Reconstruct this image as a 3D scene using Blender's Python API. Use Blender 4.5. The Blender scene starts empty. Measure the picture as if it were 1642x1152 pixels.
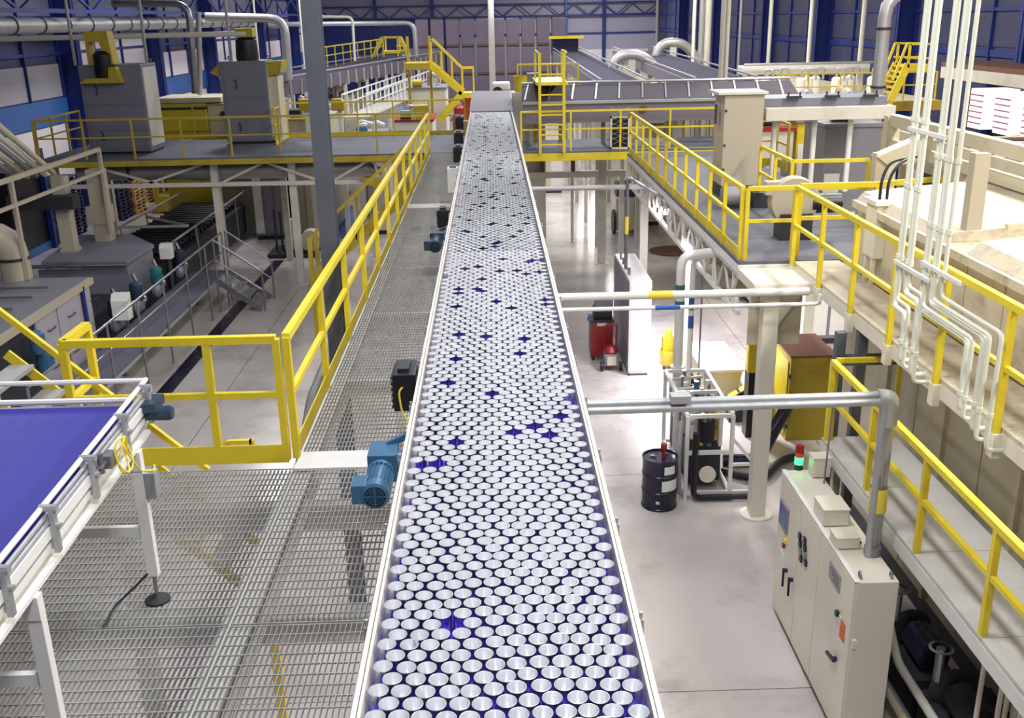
import bpy, bmesh, math, random
import numpy as np
from mathutils import Vector, Matrix
random.seed(7)
sc = bpy.context.scene
C = sc.collection

# ------------------------------------------------------------------ camera
F, CX, CY, CZ = 1600.0, 821.0, 576.0, 7.7
def _basis():
    dy = np.array([(784-CX)/F, (29-CY)/F, 1.0]); dy /= np.linalg.norm(dy)
    dn = np.array([0.02, 1.0, -(0.02*dy[0]+dy[1])/dy[2]]); dn /= np.linalg.norm(dn)
    return np.cross(dn, dy), dy, dn
DX, DY, DN = _basis()
def P(u, v, x=None, y=None, z=None):
    """point of the place seen at pixel u, v on the wall x=, the upright plane y= or the level z="""
    c = np.array([(u-CX)/F, (v-CY)/F, 1.0])
    r = np.array([c@DX, c@DY, -(c@DN)])
    t = (z-CZ)/r[2] if z is not None else (y/r[1] if y is not None else x/r[0])
    p = np.array([0, 0, CZ]) + r*t
    return Vector((float(p[0]), float(p[1]), float(p[2])))
cam = bpy.data.cameras.new('camera'); cam_o = bpy.data.objects.new('camera', cam); C.objects.link(cam_o)
cam.sensor_fit = 'HORIZONTAL'; cam.sensor_width = 36.0; cam.lens = 36.0*F/1642.0
cam.clip_start = 0.05; cam.clip_end = 400
# image right, image up, backwards as world vectors
ax = Vector((DX[0], DY[0], -DN[0])); ay = -Vector((DX[1], DY[1], -DN[1])); az = -Vector((DX[2], DY[2], -DN[2]))
m = Matrix((ax, ay, az)).transposed().to_4x4(); m.translation = (0, 0, CZ)
cam_o.matrix_world = m
sc.camera = cam_o

# ------------------------------------------------------------------ light
w = bpy.data.worlds.new('world'); sc.world = w; w.use_nodes = True
w.node_tree.nodes['Background'].inputs[0].default_value = (0.35, 0.37, 0.5, 1)
w.node_tree.nodes['Background'].inputs[1].default_value = 0.3
def area(x, y, z, sx, sy, power, col=(1, 0.97, 0.93)):  # unseen area lights under the roof; some are added fill
    l = bpy.data.lights.new('unseen_roof_lamp', 'AREA'); l.shape = 'RECTANGLE'; l.size = sx; l.size_y = sy
    l.energy = power; l.color = col
    o = bpy.data.objects.new('unseen_roof_lamp', l); C.objects.link(o); o.location = (x, y, z)
ROOF = 12.5
LAMPS = {0.6: ((2, 300), (9, 270), (16, 170), (24, 110), (34, 100), (45, 170), (58, 260), (74, 420), (94, 620)),
         9.5: ((2, 560), (9, 540), (16, 470), (24, 430), (34, 380), (45, 380), (58, 400), (74, 420), (100, 1000)),  # last one moved near the back wall to brighten it
         3.2: ((39, 330), (50, 330)), -3.6: ((44, 280),),  # added fill: brightens the far floor and the machines behind the mezzanine
         -9.5: ((2, 130), (9, 150), (17, 130), (40, 330), (58, 300), (74, 320), (94, 420))}
for xx, row in LAMPS.items():
    for yy, pw in row:
        area(xx, yy, ROOF-0.5, 1.4, 2.2, pw, (0.92, 0.94, 1.0) if xx < 5 else (1.0, 0.97, 0.9))
sc.view_settings.view_transform = 'Standard'
sc.view_settings.look = 'None'
sc.view_settings.exposure = 0.9
sc.view_settings.gamma = 1.0
sc.view_settings.use_curve_mapping = False

# ------------------------------------------------------------------ materials
MATS = {}
def srgb(r, g, b):
    f = lambda c: (c/255/12.92) if c <= 10 else ((c/255+0.055)/1.055)**2.4
    return (f(r), f(g), f(b))
def mat(name, col, rough=0.5, metal=0.0, var=0.12, scale=3.0, bump=0.0, rvar=0.1, emit=0.0, alpha_glass=False, dirt=None, dirt_amt=0.0, dirt_scale=1.2):
    mt = bpy.data.materials.new(name); mt.use_nodes = True
    nt = mt.node_tree; bs = nt.nodes['Principled BSDF']; N = nt.nodes.new; L = nt.links.new
    geo = N('ShaderNodeNewGeometry')
    nz = N('ShaderNodeTexNoise'); nz.inputs['Scale'].default_value = scale; nz.inputs['Detail'].default_value = 5
    L(geo.outputs['Position'], nz.inputs['Vector'])
    mx = N('ShaderNodeMix'); mx.data_type = 'RGBA'
    mx.inputs[6].default_value = (*[c*(1-var) for c in col], 1); mx.inputs[7].default_value = (*[min(1, c*(1+var)) for c in col], 1)
    L(nz.outputs['Fac'], mx.inputs[0]); out = mx.outputs[2]
    if dirt:
        n2 = N('ShaderNodeTexNoise'); n2.inputs['Scale'].default_value = dirt_scale; n2.inputs['Detail'].default_value = 8; n2.inputs['Roughness'].default_value = 0.7
        L(geo.outputs['Position'], n2.inputs['Vector'])
        rp = N('ShaderNodeMapRange'); rp.inputs['From Min'].default_value = 0.5; rp.inputs['From Max'].default_value = 0.72
        rp.inputs['To Max'].default_value = dirt_amt
        L(n2.outputs['Fac'], rp.inputs['Value'])
        m2 = N('ShaderNodeMix'); m2.data_type = 'RGBA'; L(rp.outputs['Result'], m2.inputs[0]); L(out, m2.inputs[6]); m2.inputs[7].default_value = (*dirt, 1)
        out = m2.outputs[2]
    L(out, bs.inputs['Base Color'])
    if rvar:
        mr = N('ShaderNodeMapRange'); mr.inputs['To Min'].default_value = max(0.02, rough-rvar); mr.inputs['To Max'].default_value = min(1, rough+rvar)
        L(nz.outputs['Fac'], mr.inputs['Value']); L(mr.outputs['Result'], bs.inputs['Roughness'])
    else:
        bs.inputs['Roughness'].default_value = rough
    bs.inputs['Metallic'].default_value = metal
    if bump:
        bp = N('ShaderNodeBump'); bp.inputs['Strength'].default_value = bump; bp.inputs['Distance'].default_value = 0.02
        L(nz.outputs['Fac'], bp.inputs['Height']); L(bp.outputs['Normal'], bs.inputs['Normal'])
    if emit:
        L(out, bs.inputs['Emission Color']); bs.inputs['Emission Strength'].default_value = emit
    MATS[name] = mt
    return mt
Y_ = srgb
mat('yellow', srgb(224, 200, 44), 0.42, 0, 0.10, 2, dirt=srgb(150, 125, 40), dirt_amt=0.35)
mat('yellow_old_dim', srgb(180, 158, 44), 0.5, 0, 0.12, 2, dirt=srgb(110, 90, 40), dirt_amt=0.5)  # duller yellow; on the mezzanine rails it stands in for dim light
mat('galv', srgb(176, 178, 180), 0.42, 0.55, 0.15, 9)
mat('grate', srgb(170, 170, 168), 0.45, 0.4, 0.15, 6, dirt=srgb(150, 130, 70), dirt_amt=0.35, dirt_scale=0.8)
mat('steel', srgb(150, 150, 158), 0.32, 0.8, 0.1, 6)
mat('white', srgb(226, 224, 218), 0.42, 0, 0.05, 2)
mat('white_old', srgb(208, 203, 190), 0.5, 0, 0.08, 2, dirt=srgb(140, 128, 110), dirt_amt=0.3)
mat('cream', srgb(205, 196, 168), 0.5, 0, 0.07, 2, dirt=srgb(140, 120, 90), dirt_amt=0.35)
mat('cream_dirty', srgb(206, 194, 170), 0.55, 0, 0.1, 2, dirt=srgb(120, 105, 88), dirt_amt=0.7, dirt_scale=2.0)
mat('cabinet', srgb(226, 219, 200), 0.4, 0, 0.03, 1.5)
mat('grey_paint', srgb(132, 132, 138), 0.45, 0.1, 0.06, 1.5)
mat('grey_cab', srgb(122, 122, 134), 0.42, 0.1, 0.05, 1.0)
mat('grey_beam', srgb(94, 98, 106), 0.5, 0.3, 0.1, 3)
mat('dark', srgb(52, 52, 58), 0.5, 0.2, 0.2, 4)
mat('black', srgb(24, 24, 30), 0.4, 0.0, 0.2, 4)
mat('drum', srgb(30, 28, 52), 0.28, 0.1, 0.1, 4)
mat('motor_blue', srgb(66, 110, 142), 0.38, 0.2, 0.1, 6)
mat('motor_dark', srgb(48, 66, 84), 0.45, 0.2, 0.1, 6)
mat('belt_blue', srgb(44, 42, 136), 0.5, 0, 0.06, 30, bump=0.1)
mat('belt_can', srgb(62, 40, 196), 0.42, 0, 0.12, 20)
mat('belt_dark', srgb(40, 38, 62), 0.9, 0, 0.15, 6)
mt_can = mat('can', (0.92, 0.93, 0.95), 0.3, 0.85, 0.0, 8, rvar=0)
_tg = mt_can.node_tree.nodes.new('ShaderNodeTangent'); _tg.direction_type = 'RADIAL'; _tg.axis = 'Z'
mt_can.node_tree.nodes['Principled BSDF'].inputs['Anisotropic'].default_value = 0.8
mt_can.node_tree.nodes['Principled BSDF'].inputs['Anisotropic Rotation'].default_value = 0.25
mt_can.node_tree.links.new(_tg.outputs['Tangent'], mt_can.node_tree.nodes['Principled BSDF'].inputs['Tangent'])
mat('can_outside', (0.74, 0.74, 0.86), 0.14, 1.0, 0.0, 8, rvar=0)
mat('tunnel', srgb(120, 113, 120), 0.7, 0.0, 0.1, 2)
mat('tunnel_top', srgb(84, 78, 90), 0.8, 0.0, 0.15, 2)
mat('deck_white', srgb(204, 200, 190), 0.5, 0, 0.1, 2, dirt=srgb(140, 134, 128), dirt_amt=0.7, dirt_scale=1.4)
mat('blue_steel', srgb(34, 52, 128), 0.45, 0.05, 0.1, 1.5)
mat('blue_band', srgb(58, 104, 172), 0.35, 0.1, 0.12, 1.0)
mat('clad', srgb(120, 120, 142), 0.6, 0, 0.08, 0.5)
mat('clad_dark', srgb(64, 66, 100), 0.6, 0, 0.1, 0.5)
mat('clad_back', srgb(172, 170, 192), 0.6, 0, 0.08, 0.4)
mat('lightpanel', srgb(236, 228, 232), 0.5, 0, 0.04, 0.7)
mat('window_skin', srgb(168, 164, 172), 0.5, 0, 0.06, 0.7)
mat('ceiling', srgb(150, 150, 162), 0.8, 0, 0.06, 0.3)
mat('checker', srgb(94, 96, 108), 0.6, 0.1, 0.12, 5)
mat('duct', srgb(178, 176, 176), 0.38, 0.4, 0.1, 2)
mat('beige', srgb(180, 170, 150), 0.5, 0, 0.05, 1)
mat('red', srgb(150, 34, 40), 0.38, 0, 0.08, 3)
mat('orange', srgb(222, 92, 36), 0.5, 0, 0.06, 3)
mat('green', srgb(30, 120, 80), 0.5, 0, 0.06, 3)
mat('teal', srgb(40, 110, 116), 0.5, 0, 0.06, 3)
mat('rubber', srgb(34, 34, 36), 0.7, 0, 0.2, 6)
mat('cable_yellow', srgb(236, 212, 70), 0.4, 0, 0.04, 6)
mat('pipe_white', srgb(222, 222, 204), 0.36, 0, 0.03, 1, rvar=0)
mat('pallet_wood', srgb(206, 168, 106), 0.7, 0, 0.2, 8)
mat('pallet_blue', srgb(44, 44, 78), 0.6, 0, 0.15, 8)
mat('wrap', srgb(112, 101, 114), 0.35, 0.2, 0.14, 1.5, rvar=0.15)
mat('brown', srgb(110, 74, 56), 0.5, 0, 0.2, 4)
mat('screen', srgb(60, 90, 160), 0.2, 0, 0.2, 30)
mat('plate_grey', srgb(150, 150, 158), 0.4, 0.3, 0.1, 30)
mat('label_white', srgb(226, 226, 220), 0.5, 0, 0.1, 40)
mat('signal_red', srgb(150, 24, 20), 0.3, 0, 0.04, 6)
mat('signal_green', srgb(60, 255, 120), 0.3, 0, 0.02, 6, emit=1.6)
mat('signal_orange', srgb(220, 80, 20), 0.3, 0, 0.04, 6)
mat('tube_glow', (0.92, 0.9, 1.0), 0.4, 0, 0.0, 6, emit=14)
mat('slab', srgb(206, 198, 191), 0.15, 0.0, 0.16, 0.7, rvar=0.09, dirt=srgb(120, 112, 112), dirt_amt=0.6, dirt_scale=0.55)
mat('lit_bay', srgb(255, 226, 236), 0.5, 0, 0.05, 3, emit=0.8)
mat('shelf_pink', srgb(176, 108, 128), 0.5, 0, 0.05, 3)
mat('joint', srgb(70, 66, 66), 0.7, 0, 0.1, 2)
mat('blue_floor', srgb(50, 92, 170), 0.3, 0, 0.08, 1)

# ------------------------------------------------------------------ mesh helpers
class MB:
    def __init__(s): s.v = []; s.f = []
    def add(s, vs, fs):
        n = len(s.v); s.v += [tuple(p) for p in vs]; s.f += [tuple(i+n for i in f) for f in fs]; return s
    def box(s, x0, x1, y0, y1, z0, z1):
        vs = [(x, y, z) for z in (z0, z1) for y in (y0, y1) for x in (x0, x1)]
        return s.add(vs, [(0, 2, 3, 1), (4, 5, 7, 6), (0, 1, 5, 4), (2, 6, 7, 3), (0, 4, 6, 2), (1, 3, 7, 5)])
    def bar(s, a, b, w, h=None, up=(0, 0, 1)):
        a = Vector(a); b = Vector(b); h = h or w; d = (b-a).normalized(); up = Vector(up)
        if abs(d.dot(up)) > 0.98: up = Vector((0, 1, 0))
        r = d.cross(up).normalized()*w/2; t = r.cross(d).normalized()*h/2
        vs = [p+i*r+j*t for p in (a, b) for j in (-1, 1) for i in (-1, 1)]
        return s.add(vs, [(0, 1, 3, 2), (4, 6, 7, 5), (0, 4, 5, 1), (2, 3, 7, 6), (0, 2, 6, 4), (1, 5, 7, 3)])
    def tube(s, a, b, r, n=10, r2=None, caps=True):
        a = Vector(a); b = Vector(b); r2 = r if r2 is None else r2; d = (b-a).normalized()
        up = Vector((0, 0, 1)) if abs(d.z) < 0.95 else Vector((0, 1, 0))
        e = d.cross(up).normalized(); g = e.cross(d)
        vs = []
        for p, q in ((a, r), (b, r2)):
            vs += [p+q*(math.cos(2*math.pi*i/n)*e+math.sin(2*math.pi*i/n)*g) for i in range(n)]
        fs = [(i, (i+1) % n, n+(i+1) % n, n+i) for i in range(n)]
        if caps: fs += [tuple(range(n-1, -1, -1)), tuple(range(n, 2*n))]
        return s.add(vs, fs)
    def path(s, pts, r, n=8, bend=None, steps=4):
        pts = [Vector(p) for p in pts]; bend = bend if bend is not None else r*2.5
        q = [pts[0]]
        for i in range(1, len(pts)-1):
            a, b, c = pts[i-1], pts[i], pts[i+1]
            k = min(bend, (a-b).length*0.48, (c-b).length*0.48)
            p0 = b+(a-b).normalized()*k; p1 = b+(c-b).normalized()*k
            for j in range(steps+1):
                t = j/steps; q.append(p0*(1-t)**2+b*2*t*(1-t)+p1*t*t)
        q.append(pts[-1])
        e = None; rings = []
        for i, p in enumerate(q):
            d = (q[min(i+1, len(q)-1)]-q[max(i-1, 0)])
            if d.length < 1e-9: d = Vector((0, 0, 1))
            d.normalize()
            if e is None:
                up = Vector((0, 0, 1)) if abs(d.z) < 0.9 else Vector((0, 1, 0)); e = d.cross(up).normalized()
            else:
                e = (e-d*e.dot(d))
                e = e.normalized() if e.length > 1e-6 else d.orthogonal().normalized()
            g = e.cross(d)
            rings.append([p+r*(math.cos(2*math.pi*k/n)*e+math.sin(2*math.pi*k/n)*g) for k in range(n)])
        vs = [x for rg in rings for x in rg]; fs = []
        for i in range(len(rings)-1):
            fs += [(i*n+k, i*n+(k+1) % n, (i+1)*n+(k+1) % n, (i+1)*n+k) for k in range(n)]
        fs += [tuple(range(n-1, -1, -1)), tuple(range((len(rings)-1)*n, len(rings)*n))]
        return s.add(vs, fs)
    def lathe(s, prof, c=(0, 0, 0), n=16, axis='z', cap0=False, cap1=False):
        vs = []
        for r, h in prof:
            for k in range(n):
                a = 2*math.pi*k/n; x, y = r*math.cos(a), r*math.sin(a)
                p = (x, y, h) if axis == 'z' else ((x, h, y) if axis == 'y' else (h, x, y))
                vs.append((p[0]+c[0], p[1]+c[1], p[2]+c[2]))
        fs = []
        for i in range(len(prof)-1):
            fs += [(i*n+k, i*n+(k+1) % n, (i+1)*n+(k+1) % n, (i+1)*n+k) for k in range(n)]
        if cap0: fs.append(tuple(range(n-1, -1, -1)))
        if cap1: fs.append(tuple(range((len(prof)-1)*n, len(prof)*n)))
        return s.add(vs, fs)
    def prism(s, poly, a, b, axis='y'):
        n = len(poly)
        def pt(p, h): return (p[0], h, p[1]) if axis == 'y' else ((h, p[0], p[1]) if axis == 'x' else (p[0], p[1], h))
        vs = [pt(p, a) for p in poly]+[pt(p, b) for p in poly]
        fs = [tuple(range(n)), tuple(range(2*n-1, n-1, -1))]+[(i, n+i, n+(i+1) % n, (i+1) % n) for i in range(n)]
        return s.add(vs, fs)
    def quad(s, *p): return s.add(p, [tuple(range(len(p)))])

WL = {}
def props(o, label=None, cat=None, group=None, kind=None):
    if label: o['label'] = label
    if cat: o['category'] = cat
    if group: o['group'] = group
    if kind: o['kind'] = kind
def T(name, label, cat, loc, group=None, kind=None):
    o = bpy.data.objects.new(name, None); C.objects.link(o); o.location = loc; o.empty_display_size = 0.1
    WL[o] = Vector(loc); props(o, label, cat, group, kind); return o
def O(name, mb, mt, parent=None, label=None, cat=None, group=None, kind=None, smooth=False, bevel=0.0, loc=None, fix=True):
    base = WL[parent] if parent else Vector((0, 0, 0))
    org = Vector(loc) if loc is not None else (base if parent else None)
    if org is None:
        a = np.array(mb.v); org = Vector((float((a[:, 0].min()+a[:, 0].max())/2), float((a[:, 1].min()+a[:, 1].max())/2), float(a[:, 2].min())))
    me = bpy.data.meshes.new(name); me.from_pydata([tuple(Vector(p)-org) for p in mb.v], [], mb.f)
    if fix or bevel:
        bm = bmesh.new(); bm.from_mesh(me)
        if fix: bmesh.ops.recalc_face_normals(bm, faces=bm.faces)
        if bevel:
            bmesh.ops.bevel(bm, geom=[e for e in bm.edges if len(e.link_faces) == 2 and e.calc_face_angle(0) > 0.6], offset=bevel, segments=2, affect='EDGES', profile=0.6)
        bm.to_mesh(me); bm.free()
    me.materials.append(MATS[mt]); me.update()
    if smooth:
        me.polygons.foreach_set('use_smooth', [True]*len(me.polygons))
        me.set_sharp_from_angle(angle=math.radians(40))
    o = bpy.data.objects.new(name, me); C.objects.link(o); o.location = org-base
    WL[o] = org
    if parent: o.parent = parent
    props(o, label, cat, group, kind); return o
def dup(root, loc, label=None, rotz=0.0):
    def cp(o, par):
        c = o.copy(); C.objects.link(c); c.parent = par
        for ch in list(o.children): cp(ch, c)
        return c
    r = cp(root, None); r.location = loc; r.rotation_euler = (0, 0, rotz)
    if label: r['label'] = label
    WL[r] = Vector(loc); return r
def B(*a): return MB().box(*a)
V = Vector

# ------------------------------------------------------------------ structure
XW, YB, YF = 18.0, 112.0, -8.0
fl = O('floor', B(-XW, XW, YF, YB, -0.3, -0.012), 'joint', kind='structure')
slab_me = {}
for i in range(6):
    for j in range(20):
        x0 = -XW+i*6; y0 = YF+j*6
        O('floor_slab', B(x0+0.008, x0+5.992, y0+0.008, y0+5.992, -0.012, 0), 'slab', fl)
O('ceiling', B(-XW, XW, YF, YB, ROOF, ROOF+0.3), 'ceiling', kind='structure')
O('wall_front', B(-XW, XW, YF-0.3, YF, 0, ROOF), 'clad', kind='structure')
wl = O('wall_left', B(-XW-0.3, -XW, YF, YB, 0, ROOF), 'clad_dark', kind='structure')
wr = O('wall_right', B(XW, XW+0.3, YF, YB, 0, ROOF), 'clad_dark', kind='structure')
wb = O('wall_back', B(-XW, XW, YB, YB+0.3, 0, ROOF), 'clad_back', kind='structure')
ylist = [33.5, 44, 55, 66, 80.5, 95]
for k, y in enumerate(ylist):
    for s, wall in ((-1, wl), (1, wr)):
        O('column', MB().box(min(s*XW, s*(XW-0.85)), max(s*XW, s*(XW-0.85)), y-0.03, y+0.03, 0, ROOF).box(min(s*(XW-0.85), s*(XW-0.8)), max(s*(XW-0.85), s*(XW-0.8)), y-0.2, y+0.2, 0, ROOF), 'blue_steel', wall)
    y1 = ylist[k+1] if k+1 < len(ylist) else YB
    # left wall bay: bright lower panels, blue band, grey window skins, mullions
    x = -XW
    for q in range(3):
        a = y+0.3+(y1-y-0.6)*q/3; b = y+0.3+(y1-y-0.6)*(q+1)/3-0.12
        O('light_panel', B(x, x+0.06, a, b, 0.4, 3.85), 'lightpanel', wl)
        O('window_panel', B(x, x+0.06, a, b, 4.95, 6.25 if k % 2 == 0 else 7.1), 'window_skin' if k == 0 else 'lightpanel', wl)
        O('mullion', B(x, x+0.16, b+0.02, b+0.1, 4.9, 9.5), 'blue_steel', wl)
        O('cladding_panel', B(x, x+0.05, a, b, 7.2, 9.4), 'clad', wl)
    O('blue_band', B(x, x+0.12, y+0.2, y1-0.2, 3.9, 4.9), 'blue_band', wl)
    for z in (6.6, 8.0, 9.6): O('girt', B(x, x+0.14, y, y1, z, z+0.12), 'blue_steel', wl)
    x = XW
    for q in range(3):
        a = y+0.3+(y1-y-0.6)*q/3; b = y+0.3+(y1-y-0.6)*(q+1)/3-0.12
        O('window_panel', B(x-0.06, x, a, b, 3.2, 6.0), 'clad_dark', wr)
        O('mullion', B(x-0.16, x, b+0.02, b+0.1, 3, 9.5), 'blue_steel', wr)
        O('cladding_panel', B(x-0.05, x, a, b, 6.4, 9.4), 'clad_dark', wr)
    O('blue_band', B(x-0.12, x, y+0.2, y1-0.2, 6.05, 6.3), 'blue_steel', wr)
    for z in (7.6, 9.0): O('girt', B(x-0.14, x, y, y1, z, z+0.12), 'blue_steel', wr)
# back wall: girts, columns, lattice girt, pale lower band
for x in (-12, -6, 0.4, 8.2, 12.2):
    O('column', B(x-0.16, x+0.16, YB-0.5, YB, 0, ROOF), 'blue_band' if x == 8.2 else 'blue_steel', wb)
for z in (5.9, 7.75): O('girt', B(-XW, XW, YB-0.2, YB, z, z+0.16), 'blue_steel', wb)
O('light_panel', B(8.5, XW-1.0, YB-0.05, YB, 0.3, 4.3), 'lightpanel', wb)
O('cladding_panel', B(-XW, -3.4, YB-0.06, YB, 0.3, 7.7), 'blue_steel', wb)
O('light_panel', B(-14, -7.2, YB-0.12, YB-0.07, 2.6, 4.2), 'clad', wb)
tr = MB(); xs = np.linspace(-XW, XW, 25)
for a, b, i in zip(xs[:-1], xs[1:], range(24)):
    tr.bar((a, YB-0.6, 7.85 if i % 2 else 9.0), (b, YB-0.6, 9.0 if i % 2 else 7.85), 0.12)
O('lattice_web', tr, 'blue_steel', wb)
for z in (7.8, 9.05): O('lattice_chord', B(-XW, XW, YB-0.68, YB-0.52, z-0.07, z+0.07), 'blue_steel', wb)

# ------------------------------------------------------------------ generic builders
RH = 1.13
def guardrail(label, pts, spacing=1.5, h=RH, toe=True, w=0.05, mt='yellow', group=None, cat='guardrail', name='guardrail', drop=0.0, mids=(0.55,), round_=False, skip_end=False, toe_h=0.13):
    pts = [V(p) for p in pts]
    t = T(name, label, cat, pts[0], group)
    def seg(a, b, ww):
        return MB().tube(a, b, ww/2, 8) if round_ else MB().bar(a, b, ww)
    done = set()
    for a, b in zip(pts[:-1], pts[1:]):
        up = V((0, 0, h))
        O('top_rail', seg(a+up, b+up, w*1.1), mt, t, smooth=round_)
        for mz in mids: O('mid_rail', seg(a+up*mz, b+up*mz, w*0.85), mt, t, smooth=round_)
        n = max(1, round((b-a).length/spacing))
        for i in range(n+1):
            if skip_end and i == n: continue
            p = a+(b-a)*i/n; key = (round(p.x, 2), round(p.y, 2), round(p.z, 2))
            if key in done: continue
            done.add(key)
            O('post', seg(p-V((0, 0, drop)), p+up, w), mt, t, smooth=round_)
        if toe: O('toe_board', MB().bar(a+V((0, 0, toe_h/2)), b+V((0, 0, toe_h/2)), 0.012, toe_h), mt, t)
    return t
def deck(name, label, cat, x0, x1, y0, y1, z, mt='checker', edge='cream', th=0.05, beam=0.2, legs=(), legmat='white_old', legw=0.18, plate=1.5, group=None):
    t = T(name, label, cat, ((x0+x1)/2, (y0+y1)/2, z-th), group)
    ny = max(1, round((y1-y0)/plate)) if (y1-y0) >= (x1-x0) else 1
    nx = 1 if ny > 1 else max(1, round((x1-x0)/plate))
    for i in range(nx):
        for j in range(ny):
            O('deck_plate', B(x0+(x1-x0)*i/nx+0.004, x0+(x1-x0)*(i+1)/nx-0.004, y0+(y1-y0)*j/ny+0.004, y0+(y1-y0)*(j+1)/ny-0.004, z-th, z), mt, t)
    zb = z-th
    for q in ((x0, x1, y0, y0+0.09), (x0, x1, y1-0.09, y1), (x0, x0+0.09, y0+0.09, y1-0.09), (x1-0.09, x1, y0+0.09, y1-0.09)):
        O('edge_beam', B(q[0], q[1], q[2], q[3], zb-beam, zb), edge, t)
    for lx, ly in legs:
        lg = O('leg', B(lx-legw/2, lx+legw/2, ly-legw/2, ly+legw/2, 0.02, zb), legmat, t)
        O('base_plate', B(lx-legw, lx+legw, ly-legw, ly+legw, 0, 0.02), legmat, lg)
    return t
def pipe(name, label, cat, pts, r, mt, group=None, n=10, bend=None, flanges=()):
    t = O(name, MB().path(pts, r, n, bend), mt, None, label, cat, group, smooth=True)
    for p, ax_ in flanges:
        O('flange', MB().lathe([(r*1.0, -0.02), (r*1.45, -0.02), (r*1.45, 0.02), (r, 0.02)], p, 14, ax_), mt, t)
    return t

# ------------------------------------------------------------------ main can conveyor
ZC = 5.0; CANH = 0.115; ZB = ZC-CANH; CR = 0.0438
Y0C, Y1C = 1.6, 31.2
cv = T('can_conveyor', 'long straight belt conveyor crowded with open cans down the middle of the hall', 'conveyor', (0, 16, 4.0))
O('belt', B(-0.595, 0.595, Y0C, Y1C, ZB-0.025, ZB), 'belt_can', cv)
for s in (-1, 1):
    q = lambda a, b: (min(s*a, s*b), max(s*a, s*b))
    O('guide_rail', B(*q(0.597, 0.612), Y0C, Y1C, ZB-0.02, ZC+0.012), 'white_old', cv, bevel=0.003)
    O('side_frame', B(*q(0.618, 0.642), Y0C, Y1C, 4.62, ZC+0.0), 'white_old', cv, bevel=0.003)
    O('lower_flange', B(*q(0.60, 0.668), Y0C, Y1C, 4.6, 4.625), 'galv', cv)
    y = 2.2
    while y < Y1C-0.5:
        br = MB().box(*q(0.643, 0.668), y-0.02, y+0.02, 4.8, 4.97).tube((s*0.655, y, 4.97), (s*0.655, y, 5.005), 0.009, 8)
        O('rail_bracket', br, 'galv', cv); y += 0.95
for y in np.arange(2.5, 31, 2.05):
    O('cross_member', B(-0.62, 0.62, y-0.04, y+0.04, 4.63, 4.7), 'galv', cv)
for y in (4.5, 12.5, 20.5, 28.5):
    for s in (-1, 1):
        lg = O('support_post', B(s*0.45-0.07, s*0.45+0.07, y-0.07, y+0.07, 0.02, 4.62), 'white_old', cv)
        O('base_plate', B(s*0.45-0.15, s*0.45+0.15, y-0.15, y+0.15, 0, 0.02), 'white_old', lg)
    O('support_header', B(-0.6, 0.6, y-0.07, y+0.07, 4.45, 4.6), 'white_old', cv)
O('head_plate', MB().prism([(31.2, 4.6), (31.2, 5.02), (33.3, 5.15), (36.0, 5.3), (36.0, 4.7)], -0.66, 0.66, 'x'), 'tunnel', cv)

# cans: an open can once, copies share its mesh
def can_mesh(n, full=True):
    r = CR
    prof = [(r-0.004, 0.0), (r, 0.005), (r, CANH-0.002), (r-0.0004, CANH), (r-0.001, CANH), (r-0.0016, CANH-0.002), (r-0.0018, 0.012), (0.004, 0.008)] if full else \
           [(r, 0.0), (r, CANH), (r-0.002, CANH-0.001), (r-0.002, 0.012), (0.004, 0.012)]
    return prof
rows = []; y = 2.55; k = 0
rnd = random.Random(3)
while y < Y1C-0.1:
    n = 12 if k % 2 == 0 else 11
    x0 = -0.0982*(n-1)/2
    drift = 0.004*math.sin(y*2.1)+0.003*math.sin(y*5.3)
    for i in range(n):
        if rnd.random() < (0.034 if y < 9 else 0.06): continue
        x = x0+i*0.0982+rnd.uniform(-0.0052, 0.0052)+(drift if 0 < i < n-1 else 0)*0.6
        yy = y+rnd.uniform(-0.004, 0.004)+0.012*math.sin(x*7+y*1.7)
        rows.append((x, yy))
    y += 0.0820+rnd.uniform(-0.0005, 0.0045); k += 1
rows.sort(key=lambda p: p[1])
vis = [p for p in rows if p[1] > 3.25]; hid = [p for p in rows if p[1] <= 3.25]
first = None
for x, yy in vis[:300]:
    if first is None:
        first = O('can', MB().lathe(can_mesh(28), (0, 0, 0), 28), 'can', None, 'open bright tin can on the belt among identical cans', 'can', 'open cans standing on the belt', smooth=True, loc=(0, 0, 0))
        c = first
    else:
        c = first.copy(); C.objects.link(c)
    c.location = (x, yy, ZB)
first.data.materials.append(MATS['can_outside'])
first.data.polygons.foreach_set('material_index', [1 if max(first.data.vertices[v].co.z for v in p.vertices) > 0.0001 and p.normal.x*p.center.x+p.normal.y*p.center.y > 0 and p.center.z < CANH-0.001 else 0 for p in first.data.polygons])
def can_field(pts, n, full):
    prof = can_mesh(n, full); one = MB().lathe(prof, (0, 0, 0), n)
    vo = np.array(one.v); fo = np.array(one.f); P_ = np.array([(x, y, ZB) for x, y in pts])
    vv = (P_[:, None, :]+vo[None]).reshape(-1, 3)
    ff = (fo[None]+(np.arange(len(pts))*len(vo))[:, None, None]).reshape(-1, fo.shape[1])
    nseg = 2 if full else 1     # profile bands on the outside
    m1 = np.zeros(len(fo), int); m1[:nseg*n] = 1
    return vv, ff, np.tile(m1, len(pts))
vs = []; fs = []; off = 0; mi = []
for pts, n, fu in ((hid, 14, False), ([p for p in vis[300:] if p[1] < 12], 18, True), ([p for p in vis[300:] if p[1] >= 12], 12, False)):
    vv, ff, m1 = can_field(pts, n, fu); mi.append(m1); vs.append(vv); fs.append(ff+off); off += len(vv)
vs = np.concatenate(vs); fs = np.concatenate(fs); mi = np.concatenate(mi)
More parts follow.
